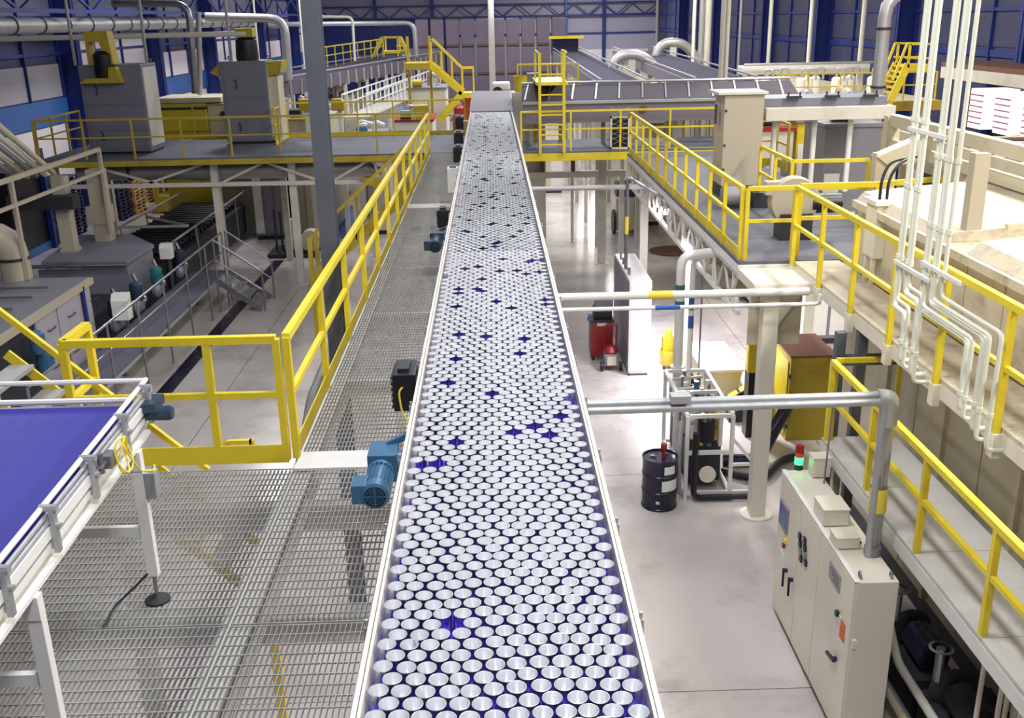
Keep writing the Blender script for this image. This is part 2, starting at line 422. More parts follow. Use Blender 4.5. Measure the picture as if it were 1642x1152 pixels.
me = bpy.data.meshes.new('cans'); me.vertices.add(len(vs)); me.vertices.foreach_set('co', vs.astype(np.float32).ravel())
me.loops.add(fs.size); me.loops.foreach_set('vertex_index', fs.astype(np.int32).ravel())
me.polygons.add(len(fs)); me.polygons.foreach_set('loop_start', np.arange(0, fs.size, 4, dtype=np.int32)); me.polygons.foreach_set('loop_total', np.full(len(fs), 4, dtype=np.int32))
me.update(calc_edges=True)
bm = bmesh.new(); bm.from_mesh(me); bmesh.ops.recalc_face_normals(bm, faces=bm.faces); bm.to_mesh(me); bm.free()
me.polygons.foreach_set('use_smooth', [True]*len(me.polygons)); me.set_sharp_from_angle(angle=math.radians(40))
me.materials.append(MATS['can']); me.materials.append(MATS['can_outside']); me.polygons.foreach_set('material_index', mi.astype(np.int32))
o = bpy.data.objects.new('cans', me); C.objects.link(o)
props(o, 'mass of open tin cans packed along the rest of the belt', 'cans', None, 'stuff')

# housing with a round port at the far end of the conveyor
t = T('transfer_housing', 'white housing with a round black port at the far end of the can conveyor', 'machine housing', (0.5, 36.4, 5.3))
p0 = P(790, 152, y=36.4); p1 = P(818, 137, y=36.4)
O('housing', B(p0.x, p1.x, 36.2, 37.2, 5.28, p1.z+0.1), 'white', t, bevel=0.06)
O('round_port', MB().lathe([(0.02, -0.02), (0.17, -0.02), (0.17, 0.03)], (P(798, 147, y=36.2).x, 36.18, P(798, 147, y=36.2).z), 18, 'y', cap0=True), 'black', t)
O('foot', B(p0.x+0.05, p1.x-0.05, 36.3, 37.1, 0, 5.28), 'galv', t)

# ------------------------------------------------------------------ grating walkway left of the conveyor
ZW = 4.0
gw = T('grating_platform', 'galvanised bar grating platform and walkway beside the can conveyor', 'walkway', (-2, 8, 3.7))
def grating(x0, x1, y0, y1, name='grating_panel'):
    mb = MB(); n = int((x1-x0)/0.0335)
    for i in range(n+1):
        x = x0+0.003+(x1-x0-0.006)*i/n
        mb.box(x-0.0028, x+0.0028, y0, y1, ZW-0.032, ZW)
    m = int((y1-y0)/0.1)
    for j in range(m+1):
        yy = y0+0.004+(y1-y0-0.008)*j/max(m, 1)
        mb.box(x0, x1, yy-0.0045, yy+0.0045, ZW-0.009, ZW+0.0012)
    O(name, mb, 'grate', gw, fix=False)
XI = -0.675
xs = [XI, -1.79, -2.79, -3.79, -4.79, -5.79, -6.79]
for a, b in zip(xs[1:], xs[:-1]):
    for y0, y1 in ((1.2, 3.18), (3.2, 5.6), (5.62, 8.0)):
        grating(a+0.012, b-0.012 if b != XI else b, y0, y1)
yy = 8.34
while yy < 29.3:
    y1 = min(yy+2.9, 29.6); grating(-1.79, XI, yy, y1-0.012); yy = y1
O('cover_plate', B(-1.80, XI, 7.98, 8.335, ZW-0.02, ZW+0.006), 'white', gw)
O('cover_strip', B(-1.80, XI, 20.6, 21.05, ZW-0.01, ZW+0.012), 'white_old', gw)
for x in (-1.75, -3.3, -5.0, -6.6):
    O('joist', MB().box(x-0.09, x+0.09, 1.2, 8.1 if x < -1.8 else 29.6, ZW-0.05, ZW-0.035).box(x-0.01, x+0.01, 1.2, 8.1 if x < -1.8 else 29.6, ZW-0.28, ZW-0.05).box(x-0.09, x+0.09, 1.2, 8.1 if x < -1.8 else 29.6, ZW-0.295, ZW-0.28), 'white_old', gw)
O('joist', MB().box(-0.80, -0.68, 1.2, 29.6, ZW-0.05, ZW-0.035).box(-0.75, -0.73, 1.2, 29.6, ZW-0.28, ZW-0.05), 'white_old', gw)
for y in (1.3, 2.9, 4.6, 6.2, 7.9):
    O('cross_beam', MB().box(-6.75, -0.7, y-0.08, y+0.08, ZW-0.31, ZW-0.295).box(-6.75, -0.7, y-0.01, y+0.01, ZW-0.5, ZW-0.31).box(-6.75, -0.7, y-0.08, y+0.08, ZW-0.515, ZW-0.5), 'white_old', gw)
for y in np.arange(10.4, 29.5, 2.6):
    O('cross_beam', B(-1.75, -0.7, y-0.06, y+0.06, ZW-0.2, ZW-0.05), 'white_old', gw)
for x, y in ((-6.6, 1.4), (-6.6, 7.9), (-3.3, 7.9), (-3.3, 1.4), (-1.75, 16.5), (-1.75, 25.0)):
    lg = O('leg', B(x-0.08, x+0.08, y-0.08, y+0.08, 0.02, ZW-0.5 if y < 9 else ZW-0.295), 'white_old', gw)
    O('base_plate', B(x-0.16, x+0.16, y-0.16, y+0.16, 0, 0.02), 'white_old', lg)

guardrail('bright yellow tube guardrail running along the grating walkway beside the cans', [(-1.82, 8.24, ZW), (-1.82, 29.4, ZW)], spacing=1.72, w=0.062, toe_h=0.15)
cr = guardrail('bright yellow guardrail across the end of the near grating platform, beside the blue belt', [(-1.9, 8.2, ZW), (-3.72, 8.2, ZW), (-3.72, 8.75, ZW)], spacing=1.25, w=0.062, toe=False)
O('post', MB().bar((-2.5, 8.2, ZW), (-2.5, 8.2, ZW+RH), 0.062), 'yellow', cr)
O('toe_board', B(-3.35, -1.88, 8.17, 8.185, ZW-0.02, ZW+0.15), 'yellow', cr)
# stair going down from the platform end
st = T('yellow_stair', 'yellow stair dropping from the end of the near grating platform', 'stair', (-4.4, 8.9, ZW-0.3))
O('handrail', MB().bar((-4.65, 8.62, 5.55), (-2.75, 8.62, 3.72), 0.048), 'yellow', st)
O('stringer', MB().bar((-4.9, 8.75, 4.62), (-2.4, 8.75, 2.2), 0.03, 0.1), 'yellow', st)
O('stringer', MB().bar((-4.9, 9.55, 4.62), (-2.4, 9.55, 2.2), 0.03, 0.1), 'yellow', st)
for i in range(9):
    k = (i+0.5)/9; x = -4.9+2.5*k; z = 4.62-2.42*k
    O('tread', B(x-0.12, x+0.12, 8.76, 9.54, z-0.02, z+0.02), 'grate', st)
O('bracket', MB().bar((-2.62, 8.5, 3.95), (-2.5, 8.5, 4.05), 0.04).bar((-2.5, 8.5, 4.05), (-2.28, 8.5, 4.05), 0.04).bar((-2.28, 8.5, 4.07), (-2.28, 8.5, 3.9), 0.04), 'yellow', st)
O('leg', B(-2.5, -2.4, 9.1, 9.2, 0, 2.2), 'yellow', st)

# H-section column
hx, hy = -1.99, 12.0
O('steel_column', MB().box(hx-0.115, hx+0.085, hy-0.11, hy-0.092, 0, ROOF).box(hx-0.115, hx+0.085, hy+0.092, hy+0.11, 0, ROOF).box(hx-0.022, hx-0.008, hy-0.092, hy+0.092, 0, ROOF), 'grey_beam', None, 'tall grey H-section steel column beside the yellow walkway rail', 'column')
# grey pipe beside the walkway toe board
pipe('floor_duct', 'short grey elbowed pipe hanging beside the walkway toe board', 'pipe', [P(532, 560, z=3.2), P(500, 640, z=3.2), P(492, 690, z=3.1)], 0.07, 'galv')

# ------------------------------------------------------------------ gear motors
def gearmotor(label, loc, s=1.0, body='motor_blue', boxside=-1, cable=None):
    x, y, z = loc
    t = T('gear_motor', label, 'motor', loc)
    r = 0.092*s
    fc = O('fan_cover', MB().lathe([(r*0.82, 0), (r*1.05, 0.012*s), (r*1.05, 0.11*s), (r*0.98, 0.115*s)], (x, y, z), 24, 'y'), body, t, smooth=True)
    g = MB().lathe([(0.004, 0.006), (r*0.84, 0.004)], (x, y, z), 20, 'y')
    O('grille_back', g, 'black', fc)
    gr = MB()
    for q in (0.25, 0.45, 0.65): gr.lathe([(r*(q-0.03), 0), (r*(q+0.03), 0), (r*(q+0.03), 0.006), (r*(q-0.03), 0.006)], (x, y-0.002, z), 20, 'y')
    gr.box(x-r*0.8, x+r*0.8, y-0.003, y+0.003, z-0.004, z+0.004).box(x-0.004, x+0.004, y-0.003, y+0.003, z-r*0.8, z+r*0.8)
    O('grille', gr, body, fc)
    bd = MB().lathe([(r*0.9, 0.11*s), (r*0.9, 0.36*s)], (x, y, z), 20, 'y', True, True)
    for k in range(20):
        a = 2*math.pi*k/20; e = V((math.cos(a), 0, math.sin(a)))
        bd.bar(V((x, y+0.12*s, z))+e*r*0.95, V((x, y+0.35*s, z))+e*r*0.95, 0.006*s, 0.024*s, up=e)
    O('motor_body', bd, body, t)
    bx = x+boxside*r*1.25
    tb = O('terminal_box', B(bx-0.05*s, bx+0.05*s, y+0.02*s, y+0.2*s, z-0.065*s, z+0.075*s), body, t, bevel=0.006)
    O('box_neck', B(min(bx, x), max(bx, x), y+0.13*s, y+0.2*s, z-0.04*s, z+0.04*s), body, tb)
    gb = MB().lathe([(r*1.1, 0.36*s), (r*1.1, 0.40*s), (r*0.8, 0.42*s), (r*0.8, 0.5*s)], (x, y, z), 18, 'y', True, True)
    gb.box(x-0.1*s, x+0.11*s, y+0.44*s, y+0.72*s, z-0.1*s, z+0.11*s)
    O('gearbox', gb, body, t, bevel=0.008)
    O('output_flange', MB().lathe([(0.02, 0), (0.085*s, 0), (0.085*s, 0.05*s), (0.03*s, 0.05*s)], (x+0.105*s, y+0.58*s, z), 18, 'x', True, True), body, t)
    O('shaft', MB().tube((x+0.1*s, y+0.58*s, z), (-0.6, y+0.58*s, z), 0.022*s, 10), 'steel', t)
    O('torque_arm', MB().bar((x+0.03*s, y+0.66*s, z+0.1*s), (-0.645, y+0.7*s, z+0.17*s), 0.03*s, 0.045*s), body, t)
    if cable: O('cable', MB().path(cable, 0.008, 6), 'cable_yellow', t)
    return t
gearmotor('blue gear motor beside the white cover plate on the grating walkway', (-0.865, 6.2, 4.6), 1.0)
gearmotor('smaller dull blue gear motor further along the walkway, past the grey column', (-0.88, 14.5, 4.52), 1.0, 'motor_dark')
def drive_box(label, u, v, z, w, d, h, mt='black', fins=True, cab=False):
    p = P(u, v, z=z); x, y = p.x, p.y
    t = T('drive_unit', label, 'drive unit', (x, y, z-h/2))
    O('housing', B(x-w/2, x+w/2, y-d/2, y+d/2, z-h/2, z+h/2), mt, t, bevel=0.012)
    for i in range(6 if fins else 0):
        zz = z-h/2+h*(i+0.7)/6.4
        O('fin', B(x-w/2-0.02, x-w/2, y-d/2+0.02, y+d/2-0.02, zz-0.008, zz+0.008), mt, t)
    O('mount', B(x+w/2, -0.64, y-d*0.25, y+d*0.25, z-0.04, z+0.04), 'galv', t)
    O('top_cap', B(x-w*0.3, x+w*0.2, y-d*0.3, y+d*0.3, z+h/2, z+h/2+0.03), 'dark' if mt != 'white' else 'motor_blue', t)
    if cab:
        O('cable', MB().path([(x+0.1, y-d*0.2, z+0.08), (x-0.05, y-d/2-0.03, z+0.05), (x-0.03, y-d/2-0.05, z-0.15), (x+0.08, y-d/2-0.1, z-0.32), (x+0.15, y-d/2-0.12, z-0.38)], 0.009, 6, 0.06), 'cable_yellow', t)
    return t
drive_box('black finned drive box with a hanging yellow cable on the can conveyor side', 652, 618, 4.62, 0.2, 0.42, 0.34, cab=True)
drive_box('small black drive box with a round cover on the can conveyor side', 712, 349, 4.55, 0.2, 0.34, 0.3)
drive_box('white drive cabinet with a blue cap on the can conveyor side', 728, 288, 4.6, 0.26, 0.3, 0.5, 'white', False)
for v, l in ((246, 'black drive box next beyond the white drive cabinet on the conveyor'), (222, 'black drive box second beyond the white drive cabinet on the conveyor'), (196, 'black drive box nearest the far end of the can conveyor')):
    drive_box(l, 737 + (196-v)*-0.2*-1 if v == 196 else 736, v, 4.65, 0.24, 0.6, 0.36)

# ------------------------------------------------------------------ blue belt conveyor, near left
bc = T('blue_belt_conveyor', 'wide blue belt conveyor with white side frame and legs on the near grating', 'conveyor', (-4.5, 4.5, ZW))
def bz(y): return 5.33+0.053*(y-4.05)
YA, YE = 1.4, 6.28; XE = -2.31; XL = -6.5
def slopebox(x0, x1, y0, y1, dz0, dz1):
    mb = MB(); vs_ = [(x, y, bz(y)+d) for d in (dz0, dz1) for y in (y0, y1) for x in (x0, x1)]
    return mb.add(vs_, [(0, 2, 3, 1), (4, 5, 7, 6), (0, 1, 5, 4), (2, 6, 7, 3), (0, 4, 6, 2), (1, 3, 7, 5)])
O('belt', slopebox(XL, -2.42, YA, YE-0.12, -0.13, -0.11), 'belt_blue', bc)
O('belt_edge', slopebox(-2.42, -2.405, YA, YE-0.1, -0.2, -0.055), 'belt_can', bc)
O('side_frame', slopebox(-2.40, -2.37, YA, YE, -0.305, -0.12), 'white_old', bc)
O('frame_channel', slopebox(-2.37, -2.325, YA, YE+0.02, -0.16, -0.1), 'white', bc)
O('frame_channel', slopebox(-2.37, -2.335, YA, YE+0.02, -0.23, -0.19), 'white', bc)
O('frame_channel', slopebox(-2.37, -2.32, YA, YE-0.1, -0.315, -0.29), 'white', bc)
O('side_frame', slopebox(XL-0.05, XL, YA, YE, -0.34, -0.04), 'white_old', bc)
for dz, xx, r in ((0.0, -2.36, 0.016), (-0.045, -2.345, 0.012), (-0.075, -2.335, 0.012)):
    O('guide_rail', MB().tube((xx, YA, bz(YA)+dz), (xx, YE+0.06, bz(YE+0.06)+dz), r, 8), 'white' if dz == 0 else 'galv', bc, smooth=True)
for y in (1.9, 2.6, 3.35, 4.1, 4.65, 5.2, 5.75, 6.2):
    s_ = O('rail_post', B(-2.325, -2.295, y-0.02, y+0.02, bz(y)-0.25, bz(y)-0.005), 'galv', bc, bevel=0.004)
    O('rail_clamp', MB().tube((-2.37, y, bz(y)), (-2.28, y, bz(y)), 0.022, 8), 'galv', s_)
    O('rail_clamp', MB().tube((-2.35, y, bz(y)-0.1), (-2.275, y, bz(y)-0.1), 0.016, 8), 'galv', s_)
O('end_rail', MB().tube((XL, YE+0.03, bz(YE)+0.005), (-2.36, YE+0.03, bz(YE)+0.005), 0.018, 8), 'white', bc, smooth=True)
O('end_rail', MB().tube((XL, YE-0.08, bz(YE)-0.09), (-2.42, YE-0.08, bz(YE)-0.09), 0.022, 8), 'white', bc, smooth=True)
O('end_plate', B(XL, -2.4, YE-0.06, YE-0.03, bz(YE)-0.3, bz(YE)-0.14), 'galv', bc)
def leg(x, y):
    lg = O('leg', B(x-0.038, x+0.038, y-0.028, y+0.028, 4.2, bz(y)-0.318), 'white', bc, bevel=0.004)
    O('leg_gusset', MB().prism([(x-0.1, bz(y)-0.32), (x+0.038, bz(y)-0.32), (x+0.038, bz(y)-0.45), (x-0.038, bz(y)-0.45)], y-0.034, y-0.029), 'white', lg)
    O('foot_screw', MB().tube((x, y, 4.02), (x, y, 4.2), 0.014, 8), 'steel', lg)
    O('foot_pad', MB().lathe([(0.085, 0.002), (0.085, 0.016), (0.03, 0.04), (0.016, 0.06)], (x, y, 4.0), 18, cap0=True), 'rubber', lg, smooth=True)
    O('cross_brace', B(x-1.2, x-0.03, y-0.02, y+0.02, 4.5, 4.57), 'white', lg)
for y in (5.93, 4.37, 2.6):
    leg(-2.345, y)
for y in (5.93, 4.37, 2.6):
    leg(-6.0, y)
# sensor bracket, cable loop, little motor
yb_ = 5.25
O('sensor_bracket', MB().box(-2.40, -2.26, 5.22, 5.3, bz(yb_)-0.08, bz(yb_)-0.065).tube((-2.28, 5.25, bz(yb_)-0.12), (-2.28, 5.25, bz(yb_)+0.0), 0.018, 8).box(-2.3, -2.24, 5.3, 5.4, bz(yb_)-0.12, bz(yb_)-0.04), 'steel', bc)
lp = []
for k in range(30):
    a = k*0.52; lp.append(V((-2.22+0.02*math.sin(k*0.9), 5.42+0.07*math.cos(a)+0.002*k, bz(5.4)-0.09+0.115*math.sin(a)-0.001*k)))
lp += [V((-2.2, 5.6, 5.12)), V((-2.19, 5.8, 5.03)), V((-2.23, 5.92, 5.02)), V((-2.26, 5.94, 4.97))]
O('cable_coil', MB().path(lp, 0.006, 6, 0.03, 2), 'cable_yellow', bc, smooth=True, label='coil of thin yellow cable hanging on the side frame')
O('end_motor', MB().tube((-2.34, 6.2, 5.26), (-2.18, 6.2, 5.26), 0.05, 14).tube((-2.18, 6.2, 5.26), (-2.165, 6.2, 5.26), 0.042, 14).box(-2.34, -2.24, 6.1, 6.3, 5.3, 5.36), 'motor_dark', bc, smooth=True)
O('junction_box', B(-2.307, -2.235, 5.9, 5.99, 4.78, 4.96), 'galv', bc, bevel=0.006)
O('floor_cable', MB().path([(-2.345, 5.93, 4.25), (-2.45, 5.85, 4.16), (-2.56, 5.75, 4.08), (-2.6, 5.62, 4.0)], 0.008, 6, 0.05), 'black', bc)

# ------------------------------------------------------------------ left mezzanine
mz = deck('mezzanine_deck', 'yellow edged steel mezzanine carrying the two tall grey cabinets', 'mezzanine', -13.3, -0.75, 29.65, 34.6, ZW, 'checker', 'yellow_old_dim', beam=0.16,
     legs=((-13.0, 30.1), (-8.65, 31.6), (-8.3, 30.15), (-6.0, 30.15), (-7.0, 33.6), (-4.1, 33.8), (-13.0, 34.2)), legw=0.2, plate=1.6)
O('wide_leg', B(-3.25, -2.98, 30.0, 30.3, 0.02, 3.7), 'white', mz)
guardrail('long yellow guardrail along the front of the left mezzanine under the grey cabinets', [(-13.25, 29.72, ZW), (-1.95, 29.72, ZW)], spacing=1.45, mt='yellow_old_dim', w=0.05, toe=False)  # dim light on this rail is put into its yellow
guardrail('short yellow guardrail on the open left end of the left mezzanine', [(-13.25, 29.85, ZW), (-13.25, 33.2, ZW)], spacing=1.2, mt='yellow_old_dim', w=0.05, toe=False)
guardrail('yellow guardrail with toe board along the back of the left mezzanine', [(-6.9, 34.5, ZW), (-0.9, 34.5, ZW)], spacing=1.2, mt='yellow', w=0.05)
guardrail('yellow guardrail beside the right grey cabinet running back across the mezzanine', [(-6.85, 32.4, ZW), (-6.85, 34.4, ZW)], spacing=1.0, mt='yellow', w=0.05)
guardrail('yellow guardrail in front of the yellow machine behind the mezzanine', [(-10.0, 34.5, ZW), (-8.8, 34.5, ZW)], spacing=1.2, mt='yellow_old_dim', w=0.05)

def tall_cabinet(label, x0, x1, y0, y1, z0, z1, fan):
    t = T('extractor_cabinet', label, 'cabinet', ((x0+x1)/2, (y0+y1)/2, z0))
    b = O('body', B(x0, x1, y0, y1, z0+0.06, z1), 'grey_cab', t, bevel=0.02)
    O('base_skid', B(x0+0.08, x1-0.05, y0+0.05, y1-0.05, z0, z0+0.06), 'black', t)
    for i in range(2):
        zz0 = z0+0.12+(z1-z0-0.2)*(0.0 if i == 0 else 0.56); zz1 = z0+0.12+(z1-z0-0.2)*(0.54 if i == 0 else 1.0)
        d = O('door', B(x0+0.1, x1-0.06, y0-0.02, y0, zz0, zz1), 'grey_cab', t, bevel=0.004)
        O('handle', MB().path([(x0+0.45, y0-0.02, zz0+0.3), (x0+0.5, y0-0.09, zz0+0.3), (x0+0.5, y0-0.09, zz0+0.5), (x0+0.42, y0-0.02, zz0+0.55)], 0.018, 6), 'dark', d)
    O('side_panel', B(x1, x1+0.02, y0+0.1, y1-0.1, z0+0.2, z1-0.1), 'white_old', t)
    for xx in (x0+0.1, x1-0.1):
        O('lifting_eye', MB().lathe([(0.03, -0.012), (0.07, -0.012), (0.07, 0.012), (0.03, 0.012)], (xx, y1-0.2, z1+0.06), 10, 'y'), 'grey_cab', t)
    if fan == 1:
        xf = (x0+x1)/2-0.2
        O('fan_bracket', MB().prism([(xf-0.62, z1-0.5), (xf+0.62, z1-0.5), (xf+0.5, z1-0.05), (xf+0.3, z1-0.05), (xf+0.25, z1-0.36), (xf-0.4, z1-0.36)], y0-0.35, y0-0.05), 'yellow_old_dim', t)
        O('fan_motor', MB().lathe([(0.02, -0.5), (0.26, -0.5), (0.3, -0.35), (0.3, 0.2), (0.2, 0.3)], (xf+0.1, y0-0.05, z1+0.1), 16, 'z', True, True), 'black', t, smooth=True)
        O('fan_housing', MB().prism([(xf-0.33, z1+0.95), (xf+0.33, z1+0.95), (xf+0.42, z1+0.02), (xf+0.25, z1+0.02), (xf+0.06, z1+0.65), (xf-0.33, z1+0.65)], y0-0.2, y0+0.3), 'yellow_old_dim', t)
        O('fan_leg', B(xf-0.33, xf-0.25, y0-0.2, y0+0.3, z1, z1+0.65), 'yellow_old_dim', t)
    else:
        xf = (x0+x1)/2+0.1
        O('fan_motor', MB().lathe([(0.34, 0), (0.36, 0.1), (0.33, 0.62), (0.2, 0.7)], (xf, y0+0.4, z1), 18, 'z', True, True), 'black', t, smooth=True)
        O('fan_housing', B(xf-0.28, xf+0.28, y0+0.15, y0+0.7, z1+0.7, z1+0.98), 'yellow_old_dim', t, bevel=0.02)
        O('side_hopper', MB().prism([(x1+0.02, z1-0.05), (x1+0.5, z1-0.02), (x1+0.42, z1-0.4), (x1+0.02, z1-0.5)], y0+0.1, y1-0.1), 'yellow_old_dim', t)
        O('side_hopper', MB().prism([(x0-0.02, z1-0.05), (x0-0.35, z1-0.35), (x0-0.02, z1-0.5)], y0+0.1, y1-0.1), 'yellow_old_dim', t)
        O('side_column', B(x1+0.02, x1+0.3, y0+0.2, y1-0.1, z0+0.06, z1-0.5), 'cream', t)
    return t
tall_cabinet('wide grey extractor cabinet with a black and yellow fan hung on its front', -12.2, -10.35, 31.0, 32.4, ZW, 6.6, 1)
tall_cabinet('narrower grey extractor cabinet with a drum fan on top and yellow side hoppers', -8.55, -7.1, 33.0, 34.2, ZW, 6.57, 2)

# yellow machine behind the mezzanine
t = T('yellow_machine', 'big bright yellow machine cabinet with a white roof behind the mezzanine', 'machine', (-11.3, 38.8, 0))
O('body', B(-12.25, -10.5, 38.0, 40.0, 0, 4.95), 'yellow', t, bevel=0.02)
O('roof', B(-12.35, -9.9, 37.9, 40.1, 4.97, 5.14), 'cream', t)
O('panel_seam', B(-12.27, -10.48, 37.97, 38.0, 3.9, 3.96), 'yellow_old_dim', t)
O('panel_seam', B(-12.27, -10.48, 37.97, 38.0, 4.72, 4.8), 'dark', t)
O('side_unit', B(-10.48, -9.0, 38.1, 40.0, 0, 4.9), 'cream', t, bevel=0.03)
O('vent', MB().lathe([(0.03, 0), (0.14, 0), (0.14, 0.05)], (-9.9, 38.06, 4.5), 12, 'y', True), 'dark', t)
O('vent', MB().lathe([(0.03, 0), (0.14, 0), (0.14, 0.05)], (-9.4, 38.06, 4.1), 12, 'y', True), 'dark', t)

# pipes hung under and over the mezzanine
yy = 30.62
a = P(128, 277, y=yy); b = P(585, 270, y=yy); c = P(612, 270, y=yy)
t = O('exhaust_duct', MB().tube(a, b, 0.25, 18), 'duct', None, 'fat pale horizontal duct slung under the left mezzanine', 'duct', smooth=True)
O('cone', MB().tube(b, V((c.x, c.y, c.z-0.1)), 0.25, 16, 0.1), 'duct', t, smooth=True)
for u in (210, 345, 470): q = P(u, 274, y=yy); O('flange', MB().lathe([(0.25, -0.03), (0.31, -0.03), (0.31, 0.03), (0.25, 0.03)], q, 16, 'x'), 'dark', t)
a = P(100, 300, y=30.0); b = P(605, 291, y=30.0)
t = T('pipe_rack_beam', 'long pale lattice beam below the fat duct under the left mezzanine', 'beam', a)
O('bottom_chord', MB().bar(a, b, 0.12, 0.12), 'white_old', t)
a2 = P(100, 263, y=30.0); b2 = P(690, 256, y=30.0)
O('top_chord', MB().bar(a2, b2, 0.1, 0.12), 'white_old', t)
for (u0, v0), (u1, v1) in (((130, 262), (260, 297)), ((330, 262), (230, 297)), ((420, 262), (350, 296)), ((430, 262), (520, 292)), ((590, 258), (530, 292)), ((600, 258), (612, 300))):
    O('diagonal', MB().bar(P(u0, v0, y=30.0), P(u1, v1, y=30.0), 0.07), 'white_old', t)
O('yellow_knee', MB().prism([(P(575, 285, y=29.9).x, P(575, 285, y=29.9).z), (P(612, 285, y=29.9).x, P(612, 285, y=29.9).z), (P(612, 308, y=29.9).x, P(612, 308, y=29.9).z)], 29.85, 29.95), 'yellow_old_dim', t)
O('green_duct', B(P(310, 275, y=31).x, P(330, 275, y=31).x, 30.9, 31.2, P(310, 288, y=31).z, P(310, 268, y=31).z), 'teal', t)

pipe('ceiling_pipe', 'slim white pipe passing level behind the cabinet fans', 'pipe', [P(-20, 63, y=33.2), P(395, 54, y=33.2)], 0.085, 'pipe_white')
t = pipe('wall_duct', 'ribbed pale duct running along the left wall high up', 'duct', [(-15.6, 26, 7.75), (-15.6, 70, 7.75)], 0.27, 'duct', n=14)
for y in np.arange(28, 69, 2.2): O('rib', MB().lathe([(0.27, -0.03), (0.3, -0.03), (0.3, 0.03), (0.27, 0.03)], (-15.6, y, 7.75), 14, 'y'), 'dark', t)
pipe('exhaust_pipe', 'shiny steel exhaust pipe bending down behind the wide grey cabinet', 'pipe', [P(180, 6, y=36.5), P(302, 6, y=36.5), P(313, 150, y=36.5)], 0.12, 'steel', bend=0.5)
pipe('exhaust_pipe', 'thin grey pipe dropping to the roof of the yellow machine', 'pipe', [P(318, 20, y=38.8), P(321, 152, y=38.8)], 0.1, 'duct')
pipe('exhaust_pipe', 'grey duct bending down beside the narrower grey cabinet', 'duct', [P(330, 27, y=40), P(456, 30, y=40), P(462, 128, y=40)], 0.17, 'duct', bend=0.6)
pipe('exhaust_pipe', 'thin pale pipe bending down left of the yellow crossover stair', 'pipe', [P(500, 27, y=52), P(565, 27, y=52), P(569, 98, y=52)], 0.07, 'pipe_white', bend=0.3)
pipe('exhaust_pipe', 'grey duct bending down in front of the stacked can pallets', 'duct', [P(430, 39, y=62), P(664, 37, y=62), P(668, 92, y=62)], 0.14, 'duct', bend=0.5)
for u, v1, y, l in ((121, 105, 30.8, 'thin hanger rod dropping to the left corner of the wide grey cabinet'), (236, 100, 32.2, 'thin hanger rod dropping to the right corner of the wide grey cabinet'), (371, 98, 33.6, 'thin hanger rod dropping to the narrower grey cabinet')):
    p = P(u, v1, y=y); pipe('hanger_rod', l, 'pipe', [V((p.x, y, p.z)), V((p.x, y, ROOF))], 0.05, 'duct', n=6)
for u, y in ((418, 60), (490, 60)):
    p = P(u, 125, y=y); pipe('hanger_rod', 'thin pale upright pipe against the blue left wall', 'pipe', [V((p.x, y, 0)), V((p.x, y, ROOF))], 0.06, 'pipe_white', n=6, group='upright pipes by the left wall')
# left roof truss bars
t = T('roof_truss', 'dark blue lattice roof truss near the left wall', 'truss', (-14.5, 38, 8.2))
for z in (8.2, 9.3): O('chord', MB().bar((-14.5, 24, z), (-14.5, 90, z), 0.14), 'blue_steel', t)
for i, y in enumerate(np.arange(24, 88, 3.0)): O('diagonal', MB().bar((-14.5, y, 8.2 if i % 2 else 9.3), (-14.5, y+3, 9.3 if i % 2 else 8.2), 0.09), 'blue_steel', t)

# inclined conduit bundle at the left edge
t = T('conduit_bundle', 'bundle of pale conduits slanting down at the left below the mezzanine', 'conduits', P(75, 285, y=26))
for i in range(5):
    O('conduit', MB().tube(P(-30, 178+i*17, y=23), P(86-i*14, 278+i*2, y=26), 0.075, 8), ('cream', 'pipe_white', 'duct', 'cream', 'duct')[i], t, smooth=True)
O('end_box', B(-12.6, -10.9, 26.0, 26.5, 3.2, 3.55), 'dark', t)

# ------------------------------------------------------------------ pallets by the left wall
def pallet_mesh():
    mb = MB()
    for i in range(6): mb.box(-0.6, 0.6, -0.5+i*0.18, -0.4+i*0.18, 0.118, 0.14)
    for i in range(3):
        y = -0.5+i*0.44; mb.box(-0.6, 0.6, y, y+0.12, 0.0, 0.02)
        for x in (-0.6, -0.06, 0.48): mb.box(x, x+0.12, y, y+0.12, 0.02, 0.118)
    return mb
protos = {}
stacks = [((-16.75, 37.6), 17, 'pallet_blue', 'dark blue pallet in the tall stack beside the black cabinet'),
          ((-16.6, 38.85), 16, 'pallet_blue', 'dark blue pallet in the second tall stack by the left wall'),
          ((-15.9, 42.0), 13, 'pallet_blue', 'dark blue pallet in the stack next to the bare wooden pallets'),
          ((-15.75, 43.4), 13, 'pallet_wood', 'bare wooden pallet in the stack touching the dark blue pallets'),
          ((-15.4, 46.4), 12, 'pallet_wood', 'bare wooden pallet in the tall middle stack by the left wall'),
          ((-13.9, 46.8), 9, 'brown', 'dark brown pallet in the low stack between wooden ones'),
          ((-12.7, 46.9), 10, 'pallet_wood', 'bare wooden pallet in the stack beside the yellow frame machine')]
for (x, y), n, mt_, lab in stacks:
    for k in range(n):
        if mt_ not in protos:
            protos[mt_] = o = O('pallet', pallet_mesh(), mt_, None, lab, 'pallet', 'stacked pallets by the left wall', loc=(0, 0, 0))
        else:
            o = protos[mt_].copy(); C.objects.link(o); o['label'] = lab
        o.location = (x+random.uniform(-.03, .03), y+random.uniform(-.03, .03), k*0.142); o.rotation_euler = (0, 0, math.pi/2)
t = T('dark_cabinet', 'black cabinet block standing by the left wall beside the blue pallets', 'cabinet', (-16.9, 35.2, 0))
O('body', B(-17.5, -16.3, 33.9, 36.6, 0, 3.1), 'black', t, bevel=0.03)
O('blue_post', B(-16.28, -16.1, 36.4, 36.6, 0, 3.6), 'blue_steel', t)
